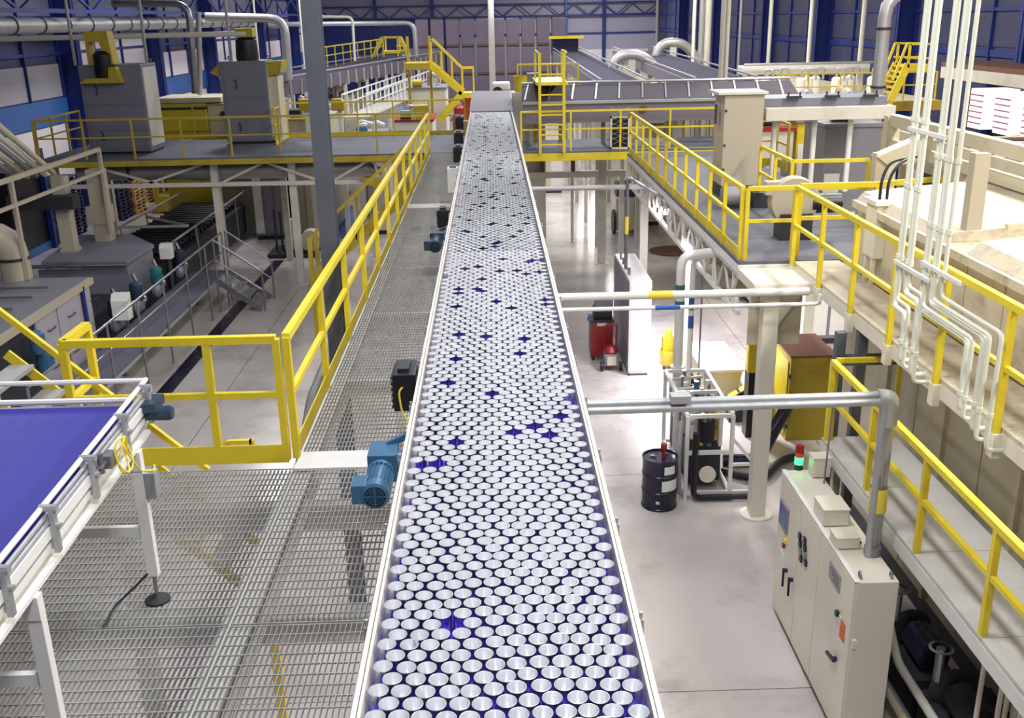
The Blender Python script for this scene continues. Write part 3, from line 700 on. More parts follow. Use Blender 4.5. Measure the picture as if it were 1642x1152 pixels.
O('plinth', B(-16.29, -16.26, 34.0, 36.4, 0.0, 0.3), 'blue_band', t)
t = T('palletizer', 'dull yellow framed palletising machine near the wooden pallets', 'machine', P(270, 343, z=0))
p = P(252, 343, z=0); q = P(306, 343, z=0)
O('frame', MB().box(p.x, p.x+0.15, p.y, p.y+0.15, 0, 1.55).box(q.x-0.15, q.x, p.y, p.y+0.15, 0, 1.75).box(p.x, p.x+0.15, p.y+1.4, p.y+1.55, 0, 1.6).box(q.x-0.15, q.x, p.y+1.4, p.y+1.55, 0, 1.75), 'yellow_old_dim', t)
O('bed', B(p.x, q.x, p.y-0.05, p.y+1.5, 0.1, 0.75), 'yellow_old_dim', t)
O('head', B(p.x+0.05, q.x-0.05, p.y+0.2, p.y+1.4, 1.5, 1.75), 'dark', t)
O('motor', MB().tube((p.x+0.8, p.y+0.4, 1.85), (p.x+1.2, p.y+0.4, 1.85), 0.14, 12), 'steel', t, smooth=True)

# ------------------------------------------------------------------ washer line on the left floor
wsh = T('washer_machine', 'cream panelled washer tunnel with dark roof on the left floor', 'machine', (-10.4, 20, 0))
O('body', B(-11.9, -9.33, 14.5, 22.3, 0.25, 2.22), 'dark', wsh)
for k, (y0, y1) in enumerate(((14.6, 16.1), (16.15, 17.6), (19.45, 20.45), (20.5, 21.75), (21.8, 22.3))):
    d = O('panel', B(-9.33, -9.28, y0, y1, 0.55, 2.1), 'window_skin', wsh, bevel=0.01)
    O('handle', MB().path([(-9.28, y0+0.45, 1.75), (-9.22, y0+0.5, 1.75), (-9.22, y0+0.75, 1.75), (-9.28, y0+0.8, 1.75)], 0.014, 6), 'dark', d)
    O('handle', MB().path([(-9.28, y0+0.4, 0.95), (-9.22, y0+0.45, 0.95), (-9.22, y0+0.7, 0.95), (-9.28, y0+0.75, 0.95)], 0.014, 6), 'dark', d)
O('lower_panel', B(-9.33, -9.26, 14.5, 22.3, 0.25, 0.53), 'window_skin', wsh)
O('gutter', B(-9.36, -9.2, 14.5, 22.4, 2.12, 2.26), 'beige', wsh)
O('post', B(-9.27, -9.2, 21.76, 21.84, 0.5, 2.2), 'blue_steel', wsh)
O('roof', B(-11.95, -9.3, 14.5, 22.4, 2.22, 2.27), 'grey_paint', wsh)
for y in (18.6, 19.5, 20.4, 21.2): O('spray_pipe', MB().tube((-11.6, y, 2.35), (-9.7, y, 2.35), 0.03, 8), 'steel', wsh)
for x, y in ((-9.8, 18.0), (-10.2, 18.0), (-9.9, 18.5)): O('hose', MB().path([(x, y, 2.27), (x, y, 2.75), (x+0.25, y, 2.75), (x+0.25, y, 2.3)], 0.04, 8, 0.12), 'duct', wsh)
O('drive_motor', MB().lathe([(0.13, 0), (0.15, 0.05), (0.15, 0.4), (0.1, 0.45)], (-9.05, 18.9, 1.6), 14, 'z', True, True).lathe([(0.17, 0), (0.17, 0.35)], (-9.05, 19.1, 1.2), 14, 'z', True, True), 'motor_blue', wsh, smooth=True)
t = T('hood_section', 'flat grey hood cover of the washer line behind the cream tunnel', 'machine hood', (-10.4, 26.5, 0))
hc = [(-11.6, 25.2), (-9.35, 25.0), (-9.3, 27.0), (-10.4, 28.5), (-12.0, 28.6)]
O('cover', MB().prism(hc, 1.93, 2.02, 'z'), 'grey_cab', t, bevel=0.01)
O('front_sheet', B(-11.6, -9.35, 24.95, 25.05, 0.8, 1.86), 'grey_cab', t)
O('side_sheet', B(-9.42, -9.36, 25.05, 27.0, 0.9, 1.9), 'grey_cab', t)
O('lower_body', B(-11.7, -9.5, 22.5, 28.4, 0.2, 1.2), 'dark', t)
O('front_bar', MB().tube((-11.7, 24.8, 1.98), (-9.3, 24.8, 1.98), 0.05, 8), 'steel', t, smooth=True)
for x, y in ((-11.5, 25.3), (-9.55, 25.3), (-9.5, 26.9), (-11.6, 28.3)): O('leg', B(x-0.05, x+0.05, y-0.05, y+0.05, 0, 1.93), 'steel', t)
t = T('roller_machine', 'dark machine bed with rows of rollers behind the grey hood', 'machine', (-10.3, 32, 0))
O('bed', B(-11.6, -9.3, 28.8, 37.5, 0.3, 1.25), 'dark', t)
for y in np.arange(29, 37.3, 0.42): O('roller', MB().tube((-11.5, y, 1.36), (-9.5, y, 1.36), 0.11, 8), 'black', t, smooth=True)
for s_ in (-11.65, -9.3): O('side_rail', MB().tube((s_, 28.6, 1.75), (s_, 37.5, 1.75), 0.035, 8), 'duct', t)
for y in (28.7, 31, 33.5, 36, 37.4):
    for s_ in (-11.65, -9.3): O('rail_post', B(s_-0.025, s_+0.025, y-0.025, y+0.025, 0, 1.75), 'duct', t)
O('cross_frame', MB().bar((-11.65, 30.2, 1.9), (-9.3, 30.2, 1.9), 0.07).bar((-11.0, 31.6, 1.95), (-9.3, 30.2, 1.9), 0.07), 'duct', t)
# pumps and boxes along the washer walkway
for k, (y, mt_) in enumerate(((22.9, 'motor_dark'), (24.4, 'motor_dark'), (26.0, 'teal'), (28.1, 'motor_dark'))):
    t = T('pump', ('dark blue spray pump nearest the white control box of the washer', 'dark blue spray pump in the middle of the washer side', 'teal spray pump on the washer side', 'dark blue spray pump at the far end of the washer walkway')[k], 'pump', (-9.0, y, 0.2))
    O('motor', MB().lathe([(0.12, 0), (0.16, 0.05), (0.16, 0.42), (0.1, 0.48)], (-9.0, y, 1.15), 12, 'z', True, True), mt_, t, smooth=True)
    O('volute', MB().lathe([(0.2, -0.1), (0.24, 0), (0.2, 0.1)], (-9.0, y, 1.0), 14, 'x', True, True), 'grey_paint', t, smooth=True)
    O('stand', B(-9.2, -8.85, y-0.15, y+0.15, 0, 0.92), 'dark', t)
    O('pipe', MB().path([(-9.0, y+0.25, 1.0), (-9.0, y+0.6, 1.0), (-9.25, y+0.6, 1.7)], 0.05, 8), 'steel', t, smooth=True)
for u, v, w_, h_, y, l in ((194, 492, 0.38, 0.62, 22.6, 'white control box with a sloped top beside the washer walkway'), (266, 403, 0.32, 0.42, 27.5, 'small white control box further along the washer walkway')):
    p = P(u, v, y=y); t = T('control_box', l, 'control box', (p.x, y, 0))
    O('case', MB().prism([(y-0.1, p.z-h_/2), (y+0.18, p.z-h_/2), (y+0.18, p.z+h_/2), (y, p.z+h_/2), (y-0.1, p.z+h_*0.25)], p.x-w_/2, p.x+w_/2, 'x'), 'white', t, bevel=0.01)
    O('stand', B(p.x-0.04, p.x+0.04, y+0.18, y+0.25, 0, p.z+h_/2), 'steel', t)
# washer walkway with its thin steel rail
dk = deck('washer_walkway', 'low grey plate walkway on posts beside the washer line', 'walkway', -8.75, -7.8, 14.5, 28.3, 0.95, 'checker', 'duct', beam=0.08, legs=[(-8.65, y) for y in (16, 19, 22, 25, 28.1)], legmat='steel', legw=0.06)
guardrail('thin dull steel guardrail along the low washer walkway', [(-7.77, 15.6, 0.95), (-7.77, 28.2, 0.95)], spacing=1.75, h=1.12, w=0.05, mt='steel', toe=False, drop=0.95, mids=(0.52,), round_=True)
t = T('steel_steps', 'short steel stair with tube handrails at the far end of the washer walkway', 'stair', (-7.1, 27.9, 0))
for y in (27.2, 28.5):
    O('stringer', MB().bar((-7.75, y, 0.9), (-6.6, y, 0.05), 0.04, 0.16), 'steel', t)
    O('handrail', MB().path([(-7.75, y, 2.07), (-6.5, y, 1.15), (-6.5, y, 0)], 0.025, 8, 0.08), 'steel', t, smooth=True)
    O('mid_rail', MB().tube((-7.75, y, 1.5), (-6.5, y, 0.6), 0.02, 8), 'steel', t)
    O('newel', MB().tube((-7.75, y, 0.0), (-7.75, y, 2.07), 0.025, 8), 'steel', t)
for i in range(4): O('tread', B(-7.75+0.27*i, -7.5+0.27*i, 27.22, 28.48, 0.72-0.2*i, 0.75-0.2*i), 'grate', t)
O('floor_strip', B(-7.55, -7.2, 20, 33.5, 0.0, 0.004), 'drum', None, 'dark blue strip on the floor beside the washer walkway', 'floor line')  # thin flat dark navy strip along the walkway
a = P(545, 362, z=0)
O('floor_strip', B(a.x-0.2, a.x+1.1, a.y-2.5, a.y+4.5, 0.0, 0.004), 'blue_floor', None, 'bright blue painted floor patch behind the grey column', 'floor line')
# ducts rising from the washer
for u, v, z, w_, l in ((114, 402, 2.02, 0.34, 'square cream duct rising from the left side of the grey hood'), (170, 385, 2.02, 0.42, 'short square cream duct rising from the back of the grey hood')):
    p = P(u, v, z=z); t = T('vertical_duct', l, 'duct', p)
    O('shaft', B(p.x-w_/2, p.x+w_/2, p.y-w_/2, p.y+w_/2, z, 4.0), 'beige', t)
    O('collar', B(p.x-w_*0.8, p.x+w_*0.6, p.y-w_*0.6, p.y+w_*0.6, 2.5, 3.0) if w_ > 0.4 else B(p.x-w_*0.6, p.x+w_*0.6, p.y-w_*0.6, p.y+w_*0.6, z, z+0.08), 'beige', t)
p = P(28, 447, z=2.27)
t = pipe('elbow_duct', 'fat cream elbow duct standing on the washer tunnel roof', 'duct', [p, V((p.x, p.y, 3.25)), V((p.x-2.0, p.y, 3.3))], 0.33, 'beige', n=16, bend=0.6)
O('band', MB().lathe([(0.33, -0.03), (0.36, -0.03), (0.36, 0.03), (0.33, 0.03)], (p.x, p.y, 2.75), 16), 'dark', t)
guardrail('pale tube guardrail above the washer roof at the left edge of the hall', [(-10.6, 17.0, 3.4), (-10.6, 27.5, 3.4)], spacing=5.2, h=1.15, w=0.09, mt='beige', toe=False, drop=1.12, mids=(0.5,))
# pump skid and floor clutter under the mezzanine
p = P(430, 414, z=0); q = P(505, 414, z=0)
t = T('pump_skid', 'cream floor pump with its round motor on a base plate under the mezzanine', 'pump', ((p.x+q.x)/2, p.y, 0))
O('base', B(p.x, q.x, p.y-0.1, p.y+1.4, 0, 0.14), 'dark', t)
O('pump_body', MB().lathe([(0.2, 0), (0.3, 0.1), (0.26, 0.4), (0.14, 0.5), (0.14, 0.95), (0.2, 1.0), (0.2, 1.1)], (p.x+0.8, p.y+0.5, 0.14), 14, cap1=True), 'cream', t, smooth=True)
O('motor', MB().lathe([(0.05, -0.02), (0.36, 0), (0.36, 0.5), (0.25, 0.55)], (p.x+1.45, p.y+0.2, 0.52), 18, 'y', True, True), 'cream', t, smooth=True)
O('valve_stand', MB().box(p.x+0.2, p.x+0.26, p.y+0.5, p.y+0.56, 0.14, 1.6).box(p.x+0.4, p.x+0.46, p.y+0.5, p.y+0.56, 0.14, 1.5), 'dark', t)
p = P(395, 358, z=0)
t = T('board_pile', 'low pile of dark boards on the floor under the mezzanine', 'boards', p)
for i in range(7): O('board', B(p.x-1.2+0.15*i, p.x+2.2+0.1*i, p.y+i*0.34, p.y+i*0.34+0.3, 0, 0.2+0.07*(i % 3)), 'brown' if i % 3 else 'dark', t)
# yellow-brown stair below the walkway
t = T('yellow_stair', 'dull yellow stair under the walkway behind the grey column', 'stair', (-3.0, 24, 0))
a = V((-1.95, 24, 3.85)); b = V((-4.5, 24, 1.7))
for dy in (0, 0.9):
    O('stringer', MB().bar(a+V((0, dy, 0)), b+V((0, dy, 0)), 0.04, 0.24), 'yellow_old_dim', t)
    O('handrail', MB().bar(a+V((-0.1, dy, 1.0)), b+V((0, dy, 1.0)), 0.05), 'yellow_old_dim', t)
    O('leg', B(-4.55, -4.45, 24+dy-0.05, 24+dy+0.05, 0, 2.7), 'yellow_old_dim', t)
    for k in (0.25, 0.55, 0.8):
        pp = a+(b-a)*k+V((0, dy, 0)); O('baluster', MB().bar(pp, pp+V((0, 0, 1.0)), 0.04), 'yellow_old_dim', t)
for i in range(8):
    pp = a+(b-a)*(i+0.5)/8; O('tread', B(pp.x-0.13, pp.x+0.13, 24.02, 24.88, pp.z-0.02, pp.z+0.02), 'grate', t)

# ------------------------------------------------------------------ right platform
DXL = 3.82
rp = deck('right_platform', 'grey plated platform with cream edge right of the can conveyor', 'platform', DXL, 6.9, 15.25, 28.6, ZW, 'checker', 'white', beam=0.14,
     legs=((4.1, 20.5), (4.1, 27.0), (6.7, 20.5), (6.7, 27.0)), legw=0.22, plate=1.6)
# portal column carrying the platform corner
t = T('portal_column', 'white steel column with a cream web plate under the platform corner beside the machine skid', 'column', (4.12, 14.4, 0))
O('shaft', B(4.0, 4.24, 14.28, 14.52, 0.03, 3.75), 'cabinet', t, bevel=0.01)
O('base_plate', MB().lathe([(0.26, 0), (0.26, 0.03)], (4.12, 14.4, 0), 20, cap0=True, cap1=True), 'cabinet', t)
O('gusset', MB().prism([(4.24, 3.75), (4.62, 3.75), (4.24, 3.2)], 14.36, 14.44), 'cabinet', t)
O('web_plate', B(3.86, 4.66, 14.56, 14.62, 2.85, 3.74), 'cream', t)
O('top_beam', B(3.82, 4.72, 14.2, 15.24, 3.75, 3.9), 'cabinet', t)
# lattice truss under the left edge
t = T('lattice_truss', 'white lattice truss under the left edge of the right platform', 'truss', (DXL, 22, 3.1))
O('bottom_chord', MB().bar((3.9, 15.4, 3.12), (3.9, 28.5, 3.12), 0.08), 'white', t)
O('top_chord', MB().bar((3.9, 15.4, 3.74), (3.9, 28.5, 3.74), 0.07), 'white', t)
for i, y in enumerate(np.arange(15.5, 28.3, 0.5)):
    O('diagonal', MB().bar((3.9, y, 3.12 if i % 2 else 3.74), (3.9, y+0.5, 3.74 if i % 2 else 3.12), 0.035), 'white_old', t)
for y in np.arange(15.8, 28, 1.5): O('upright', MB().bar((3.9, y, 3.12), (3.9, y, 3.74), 0.05), 'white', t)
for y in np.arange(16.2, 28, 1.0): O('cable_box', B(4.0, 4.25, y, y+0.5, 3.25, 3.42), 'beige', t)
# lamps under the platform
for k, (u, v) in enumerate(((1112, 396), (1062, 332))):
    p = P(u, v, x=4.02)
    t = T('tube_lamp', ('lit tube lamp under the platform near the white elbow pipe', 'lit tube lamp under the platform further back by the truss')[k], 'lamp', p)
    O('tube', MB().tube((p.x, p.y-0.55, p.z), (p.x, p.y+0.55, p.z), 0.03, 10), 'tube_glow', t, smooth=True)
    O('reflector', B(p.x-0.08, p.x+0.08, p.y-0.6, p.y+0.6, p.z+0.05, p.z+0.08), 'white', t)
    O('hanger', B(p.x-0.01, p.x+0.01, p.y-0.02, p.y+0.02, p.z+0.08, 3.74), 'white', t)
    l = bpy.data.lights.new('tube_light', 'AREA'); l.shape = 'RECTANGLE'; l.size = 0.15; l.size_y = 1.1; l.energy = 160; l.color = (0.92, 0.9, 1)
    lo = bpy.data.objects.new('tube_light', l); C.objects.link(lo); lo.location = (p.x, p.y, p.z-0.06)
guardrail('yellow guardrail along the left edge of the right platform above the lattice truss', [(DXL+0.05, 15.4, ZW), (DXL+0.05, 28.3, ZW)], spacing=1.15, w=0.06, toe_h=0.18)
guardrail('short yellow guardrail across the near end of the right platform', [(DXL+0.12, 15.35, ZW), (4.68, 15.35, ZW)], spacing=1.2, w=0.06, toe=False)
# cross mezzanine on the right behind the cans
deck('cross_deck', 'grey cross platform with a yellow edge beyond the right side of the can conveyor', 'platform', 0.75, 11.0, 29.3, 32.2, ZW, 'checker', 'yellow', beam=0.22, legs=((3.5, 32.0), (8.0, 31.9), (10.7, 31.9), (8, 29.6)), legw=0.24)
guardrail('yellow guardrail along the cross platform in front of the grey tunnel', [(0.85, 29.38, ZW), (10.9, 29.38, ZW)], spacing=1.45, w=0.05, toe=False)
guardrail('yellow guardrail along the back of the cross platform', [(4.2, 32.1, ZW), (10.9, 32.1, ZW)], spacing=1.3, w=0.05, toe=False)
t = T('mesh_panel', 'dark wire mesh panel in a white frame on the cross platform', 'mesh panel', P(992, 232, z=ZW))
a = P(978, 232, y=29.6); b = P(1010, 186, y=29.6)
O('frame', MB().box(a.x, b.x, 29.55, 29.6, ZW, ZW+0.05).box(a.x, b.x, 29.55, 29.6, b.z-0.05, b.z).box(a.x, a.x+0.05, 29.55, 29.6, ZW, b.z).box(b.x-0.05, b.x, 29.55, 29.6, ZW, b.z), 'white', t)
O('backing', B(a.x, b.x, 29.66, 29.7, ZW, b.z), 'black', t)
wm = MB()
for i in range(7):
    wm.bar((a.x, 29.62, ZW+0.1+i*0.14), (b.x, 29.62, ZW+0.1+i*0.14+0.25), 0.012).bar((a.x, 29.63, ZW+0.35+i*0.14), (b.x, 29.63, ZW+0.1+i*0.14), 0.012)
O('wire_mesh', wm, 'galv', t)
# ladder
t = T('cage_ladder', 'tall yellow ladder rising from the cross platform over the grey tunnel', 'ladder', (1.73, 29.3, ZW))
for x in (1.39, 2.08): O('stile', B(x-0.04, x+0.04, 29.2, 29.28, ZW-0.05, 6.75), 'yellow', t)
for z in np.arange(4.2, 6.5, 0.28): O('rung', MB().tube((1.39, 29.24, z), (2.08, 29.24, z), 0.025, 8), 'yellow', t)
O('platform', B(1.3, 2.2, 29.3, 31.95, 5.86, 5.94), 'yellow', t)
for x in (1.35, 2.15): O('platform_leg', B(x-0.05, x+0.05, 31.85, 31.95, ZW, 5.86), 'yellow', t)
for x in (1.35, 2.15): O('handrail', MB().bar((x, 29.3, 6.75), (x, 31.2, 6.75), 0.05), 'yellow', t); O('rear_post', MB().bar((x, 31.15, 5.9), (x, 31.15, 6.75), 0.05), 'yellow', t)
# tunnel (grey cross conveyor housing)
t = T('cross_tunnel', 'long grey metal conveyor tunnel crossing behind the ladder', 'conveyor tunnel', (5, 31, ZW))
O('front_sheet', B(0.95, 9.2, 30.35, 30.4, 4.7, 5.25), 'tunnel', t)
O('lip', B(0.95, 9.2, 30.28, 30.42, 5.25, 5.33), 'galv', t)
O('top_sheet', MB().prism([(30.4, 5.3), (30.42, 5.34), (31.6, 5.72), (31.6, 5.3)], 0.95, 9.2, 'x'), 'tunnel_top', t)
for x in np.arange(1.0, 9.2, 0.7): O('rib', MB().bar((x, 30.45, 5.37), (x+0.15, 31.55, 5.74), 0.05, 0.04), 'galv', t)
O('dark_slot', B(0.95, 9.2, 31.62, 31.7, 5.55, 5.68), 'black', t)
O('top_rail', MB().tube((0.95, 31.65, 5.78), (9.2, 31.65, 5.78), 0.04, 8), 'galv', t)
O('port', MB().lathe([(0.02, 0), (0.11, 0), (0.11, 0.05)], (P(1031, 175, y=30.34).x, 30.3, P(1031, 175, y=30.34).z), 14, 'y', True), 'brown', t)
for x in (1.2, 3.4, 5.6, 7.8, 9.0): O('leg', B(x-0.06, x+0.06, 31.0, 31.12, ZW, 5.3), 'galv', t)
# yellow bin on the tunnel left
t = T('yellow_bin', 'orange-yellow bin beside the ladder beyond the can conveyor', 'bin', P(836, 150, y=33))
a = P(826, 148, y=33.0); b = P(848, 122, y=33.0)
O('bin', MB().lathe([(0.2, a.z), (0.24, a.z), (0.26, b.z), (0.22, b.z)], ((a.x+b.x)/2, 33.2, 0), 14, cap0=True), 'yellow', t, smooth=True)
O('lid', B(b.x-0.05, b.x+0.4, 33.0, 33.5, a.z, b.z+0.08), 'grey_cab', t)
O('stand', B(a.x-0.1, b.x+0.5, 32.8, 33.6, 0, a.z), 'white_old', t)
guardrail('short yellow guardrail around the yellow bin beyond the conveyor end', [(0.9, 34.2, 5.1), (2.9, 34.2, 5.1)], spacing=1.0, w=0.05, toe=False)
deck('bin_platform', 'small grey platform behind the yellow bin', 'platform', 0.85, 2.95, 33.9, 35.6, 5.1, 'checker', 'white_old', beam=0.12, legs=((1.0, 34.1), (1.0, 35.4), (2.8, 35.4)), legw=0.1)
t = T('pipe_bridge', 'white pipe bridge beam under the cross platform beyond the conveyor', 'beam', (2.6, 33, 0))
O('beam', B(0.9, 4.3, 32.45, 32.65, 2.75, 2.95), 'white', t)
O('upper_beam', B(0.9, 4.3, 32.45, 32.65, 3.3, 3.42), 'tunnel', t)
for x in (4.2,): O('leg', B(x-0.08, x+0.08, 32.47, 32.63, 0, 2.75), 'white', t)
for x in (1.6, 2.6, 3.5): O('clamp', B(x-0.06, x+0.06, 32.4, 32.7, 2.95, 3.3), 'brown', t)

# duct tower and arm on the right platform
t = T('duct_tower', 'tall square beige duct tower standing on the right platform', 'duct', (5.15, 21.4, ZW))
O('tower', B(4.8, 5.62, 21.0, 21.9, ZW+0.25, 6.12), 'beige', t, bevel=0.015)
O('base', B(4.8, 5.5, 21.1, 21.8, ZW, ZW+0.25), 'dark', t)
O('top_flange', B(4.66, 5.68, 20.94, 21.96, 6.12, 6.17), 'white_old', t)
for z in (4.6, 5.1, 5.8): O('bolt', MB().tube((4.83, 20.99, z), (4.83, 20.96, z), 0.025, 8), 'dark', t)
O('hatch', B(4.71, 4.72, 21.3, 21.5, 5.5, 5.9), 'dark', t)
a = P(1226, 178, y=21.4); b = P(1432, 190, y=21.4)
arm = T('box_duct', 'long horizontal grey box duct running right from the duct tower on white legs', 'duct', (7, 21.4, ZW))
O('duct', B(5.7, 8.4, 21.1, 21.9, 5.56, 5.82), 'white_old', arm, bevel=0.01)
O('upper_duct', B(5.62, 8.3, 21.35, 22.4, 5.82, 6.0), 'grey_cab', arm, bevel=0.01)
for x in (6.3, 7.1, 7.9): c_ = O('clamp', MB().box(x-0.15, x+0.15, 21.2, 21.3, 6.0, 6.05).tube((x-0.12, 21.25, 6.05), (x-0.12, 21.25, 6.13), 0.02, 6).tube((x+0.12, 21.25, 6.05), (x+0.12, 21.25, 6.13), 0.02, 6), 'dark', arm)
for x in (6.0, 6.85, 7.62): O('leg', MB().tube((x, 21.5, ZW), (x, 21.5, 5.56), 0.06, 10), 'white', arm, smooth=True)
# blower, motors and rails on the platform
t = T('centrifugal_blower', 'round beige blower housing with a yellow guard on the right platform', 'blower', P(1270, 345, z=ZW+0.1))
p = P(1272, 322, y=16.9)
O('scroll', MB().lathe([(0.1, -0.14), (0.4, -0.14), (0.42, -0.1), (0.42, 0.1), (0.4, 0.14), (0.1, 0.14)], (p.x, 16.9, p.z), 22, 'y', True, True), 'beige', t, smooth=True)
O('pedestal', B(p.x-0.25, p.x+0.3, 16.7, 17.1, ZW, p.z-0.2), 'dark', t)
O('motor', MB().lathe([(0.17, 0), (0.17, 0.5)], (p.x+0.3, 16.9, p.z-0.05), 14, 'x', True, True), 'black', t, smooth=True)
O('outlet', B(p.x-0.5, p.x-0.1, 16.8, 17.0, p.z+0.12, p.z+0.34), 'beige', t)
t = T('grey_motor', 'grey motor lying on the right platform behind the corner rail', 'motor', P(1168, 335, z=ZW))
p = P(1168, 335, z=ZW)
O('motor', MB().lathe([(0.08, 0), (0.2, 0.03), (0.2, 0.5), (0.15, 0.55)], (p.x-0.15, p.y+0.1, ZW+0.24), 16, 'x', True, True), 'grey_paint', t, smooth=True)
O('box', B(p.x+0.5, p.x+0.85, p.y, p.y+0.4, ZW, ZW+0.3), 'dark', t)
O('foot', B(p.x-0.1, p.x+0.4, p.y, p.y+0.2, ZW, ZW+0.06), 'dark', t)
guardrail('yellow guardrail around the inner stair opening of the right platform', [(5.45, 20.4, ZW), (5.45, 18.2, ZW), (6.85, 18.2, ZW)], spacing=1.2, w=0.055, toe=False)
guardrail('yellow guardrail with a deep toe plate behind the duct tower on the platform', [(5.75, 25.5, ZW), (7.2, 25.5, ZW), (7.2, 24.5, ZW)], spacing=1.3, w=0.055, mt='yellow_old_dim', toe_h=0.2)
guardrail('yellow guardrail at the machine end of the right platform, beside the cream hood', [(4.8, 15.5, ZW), (6.0, 15.5, ZW), (7.2, 15.9, ZW)], spacing=1.2, w=0.07, toe=False)

# ------------------------------------------------------------------ upper right walkway beside the big machine
XM = 4.68
uw = deck('cream_walkway', 'narrow dirty cream walkway along the big cream machine', 'walkway', XM, 5.4, 3.0, 15.2, ZW, 'cream_dirty', 'cabinet', beam=0.17, plate=1.35)
for y in (4.5, 7, 9.5, 12, 14.5): O('bracket', MB().prism([(XM+0.05, 3.75), (5.4, 3.75), (5.4, 3.2)], y-0.03, y+0.03), 'cream', uw)
rail2 = guardrail('yellow guardrail along the narrow cream walkway behind the white pipes', [(XM-0.04, 15.15, ZW), (XM-0.04, 3.2, ZW)], spacing=1.32, h=1.17, w=0.062, toe=False, drop=0.12, mids=(0.5,))
for k in range(10):
    y = 15.15-11.95*k/9
    O('post_bracket', B(XM-0.08, XM+0.0, y-0.06, y+0.06, ZW-0.3, ZW-0.06), 'cabinet', rail2)

# the big cream machine
bm_ = T('oven_machine', 'huge cream panelled oven machine filling the right side', 'machine', (7.5, 9, 0))
O('core', B(5.5, 10.5, 3.0, 14.6, 0.4, 4.9), 'cream', bm_)
for k in range(13):
    y0 = 3.0+0.9*k
    O('side_panel', B(5.44, 5.5, y0+0.012, y0+0.888, 0.5, 3.85), 'cream', bm_, bevel=0.008)
    O('upper_panel', B(5.44, 5.5, y0+0.012, y0+0.888, 4.02, 4.95), 'cream_dirty', bm_, bevel=0.008)
    if k % 2: O('stiffener', B(5.38, 5.44, y0-0.04, y0+0.04, 0.5, 3.8), 'cream', bm_)
O('top_flange', B(5.3, 10.5, 3.0, 14.6, 4.96, 5.06), 'cream_dirty', bm_)
O('roof_cover', MB().prism([(5.36, 5.06), (5.5, 5.2), (8.0, 5.5), (10.5, 5.5), (10.5, 5.06)], 3.0, 11.0), 'cream_dirty', bm_, bevel=0.01)
O('front_cover', MB().prism([(5.36, 5.06), (5.46, 5.18), (7.0, 5.3), (10.5, 5.3), (10.5, 5.06)], 11.6, 14.6), 'cream_dirty', bm_, bevel=0.01)
for k, y in enumerate((8.5, 9.8, 11.05)): O('cover_bar', MB().bar((5.8, y, 5.32+0.03), (8.5, y-0.2, 5.66), 0.08, 0.07), 'cream', bm_)
O('electrics_box', B(8.0, 8.9, 7.6, 8.6, 5.5, 6.4), 'cabinet', bm_, bevel=0.02)
O('stack_post', B(5.62, 5.8, 11.62, 11.78, 5.05, 6.1), 'beige', bm_)
O('plinth', B(5.6, 10.4, 3.0, 14.5, 0, 0.4), 'dark', bm_)
# hydraulic cabinet with black hoses on the walkway
t = T('valve_cabinet', 'cream valve cabinet with two black hoses at the head of the cream walkway', 'cabinet', (5.6, 13.9, ZW))
p = P(1407, 330, y=13.6); q = P(1440, 415, y=13.6)
O('case', B(p.x, q.x+0.1, 13.6, 14.0, q.z, p.z), 'cabinet', t, bevel=0.015)
O('lid', B(p.x-0.04, q.x+0.14, 13.55, 14.05, p.z, p.z+0.06), 'white', t)
for i in range(2):
    O('hose', MB().path([(p.x+0.08+0.1*i, 13.75, p.z+0.05), (p.x+0.08+0.1*i, 13.75, p.z+0.35), (p.x+0.25+0.15*i, 13.95, p.z+0.55), (p.x+0.7, 14.1, p.z+0.6)], 0.022, 8, 0.25), 'black', t, smooth=True)
for x_, y_ in ((p.x+0.04, 13.67), (q.x+0.03, 13.67), (p.x+0.04, 13.92)): O('stand_leg', B(x_-0.025, x_+0.025, y_-0.025, y_+0.025, ZW, q.z), 'cabinet', t)

# white pipe bundle in front of the cream walkway
def pipe_thing(label, pts, r, clips=()):
    t = T('white_pipe', label, 'pipe', pts[-1], 'white pipes dropping past the cream walkway')
    O('run', MB().path(pts, r, 10, 0.07), 'pipe_white', t, smooth=True)
    for z in clips:
        # clip sits on the vertical run that spans z
        for a, b in zip(pts[:-1], pts[1:]):
            a, b = V(a), V(b)
            if min(a.z, b.z) < z < max(a.z, b.z):
                k = (z-a.z)/(b.z-a.z); c_ = a+(b-a)*k
                O('collar', MB().lathe([(r, -0.025), (r*1.35, -0.025), (r*1.35, 0.025), (r, 0.025)], c_, 12), 'pipe_white', t); break
    return t
XP = 4.52
# far group (four pipes) and near group (five pipes): down, slant towards the viewer, down again
for i in range(4):
    y0 = 10.82-0.13*i; y1 = 10.5-0.15*i; x = XP-0.03*(i % 2); zj = 4.52+0.11*i
    pipe_thing('white pipe of the left bundle beside the cream walkway, ending in a short stub', [(x, y0, ROOF), (x, y0, zj), (x, y1, zj), (x, y1, 3.97-0.03*i), (x+0.12+0.05*i, y1, 3.97-0.03*i)], 0.022 if i % 2 else 0.031, (5.1, 5.9, 6.6, 4.2))
for i in range(5):
    y0 = 10.14-0.115*i; y1 = 9.02-0.15*i; x = XP-0.03*(i % 2); zj = 4.68+0.065*i
    pipe_thing('white pipe of the right bundle that jogs sideways beside the cream walkway', [(x, y0, ROOF), (x, y0, zj), (x, y1, zj), (x, y1, 3.98-0.045*i), (x+(0.3 if i == 4 else 0.12), y1, 3.98-0.045*i)], 0.03 if i % 2 == 0 and i < 4 else 0.022, (5.15, 5.6, 6.3, 4.15))
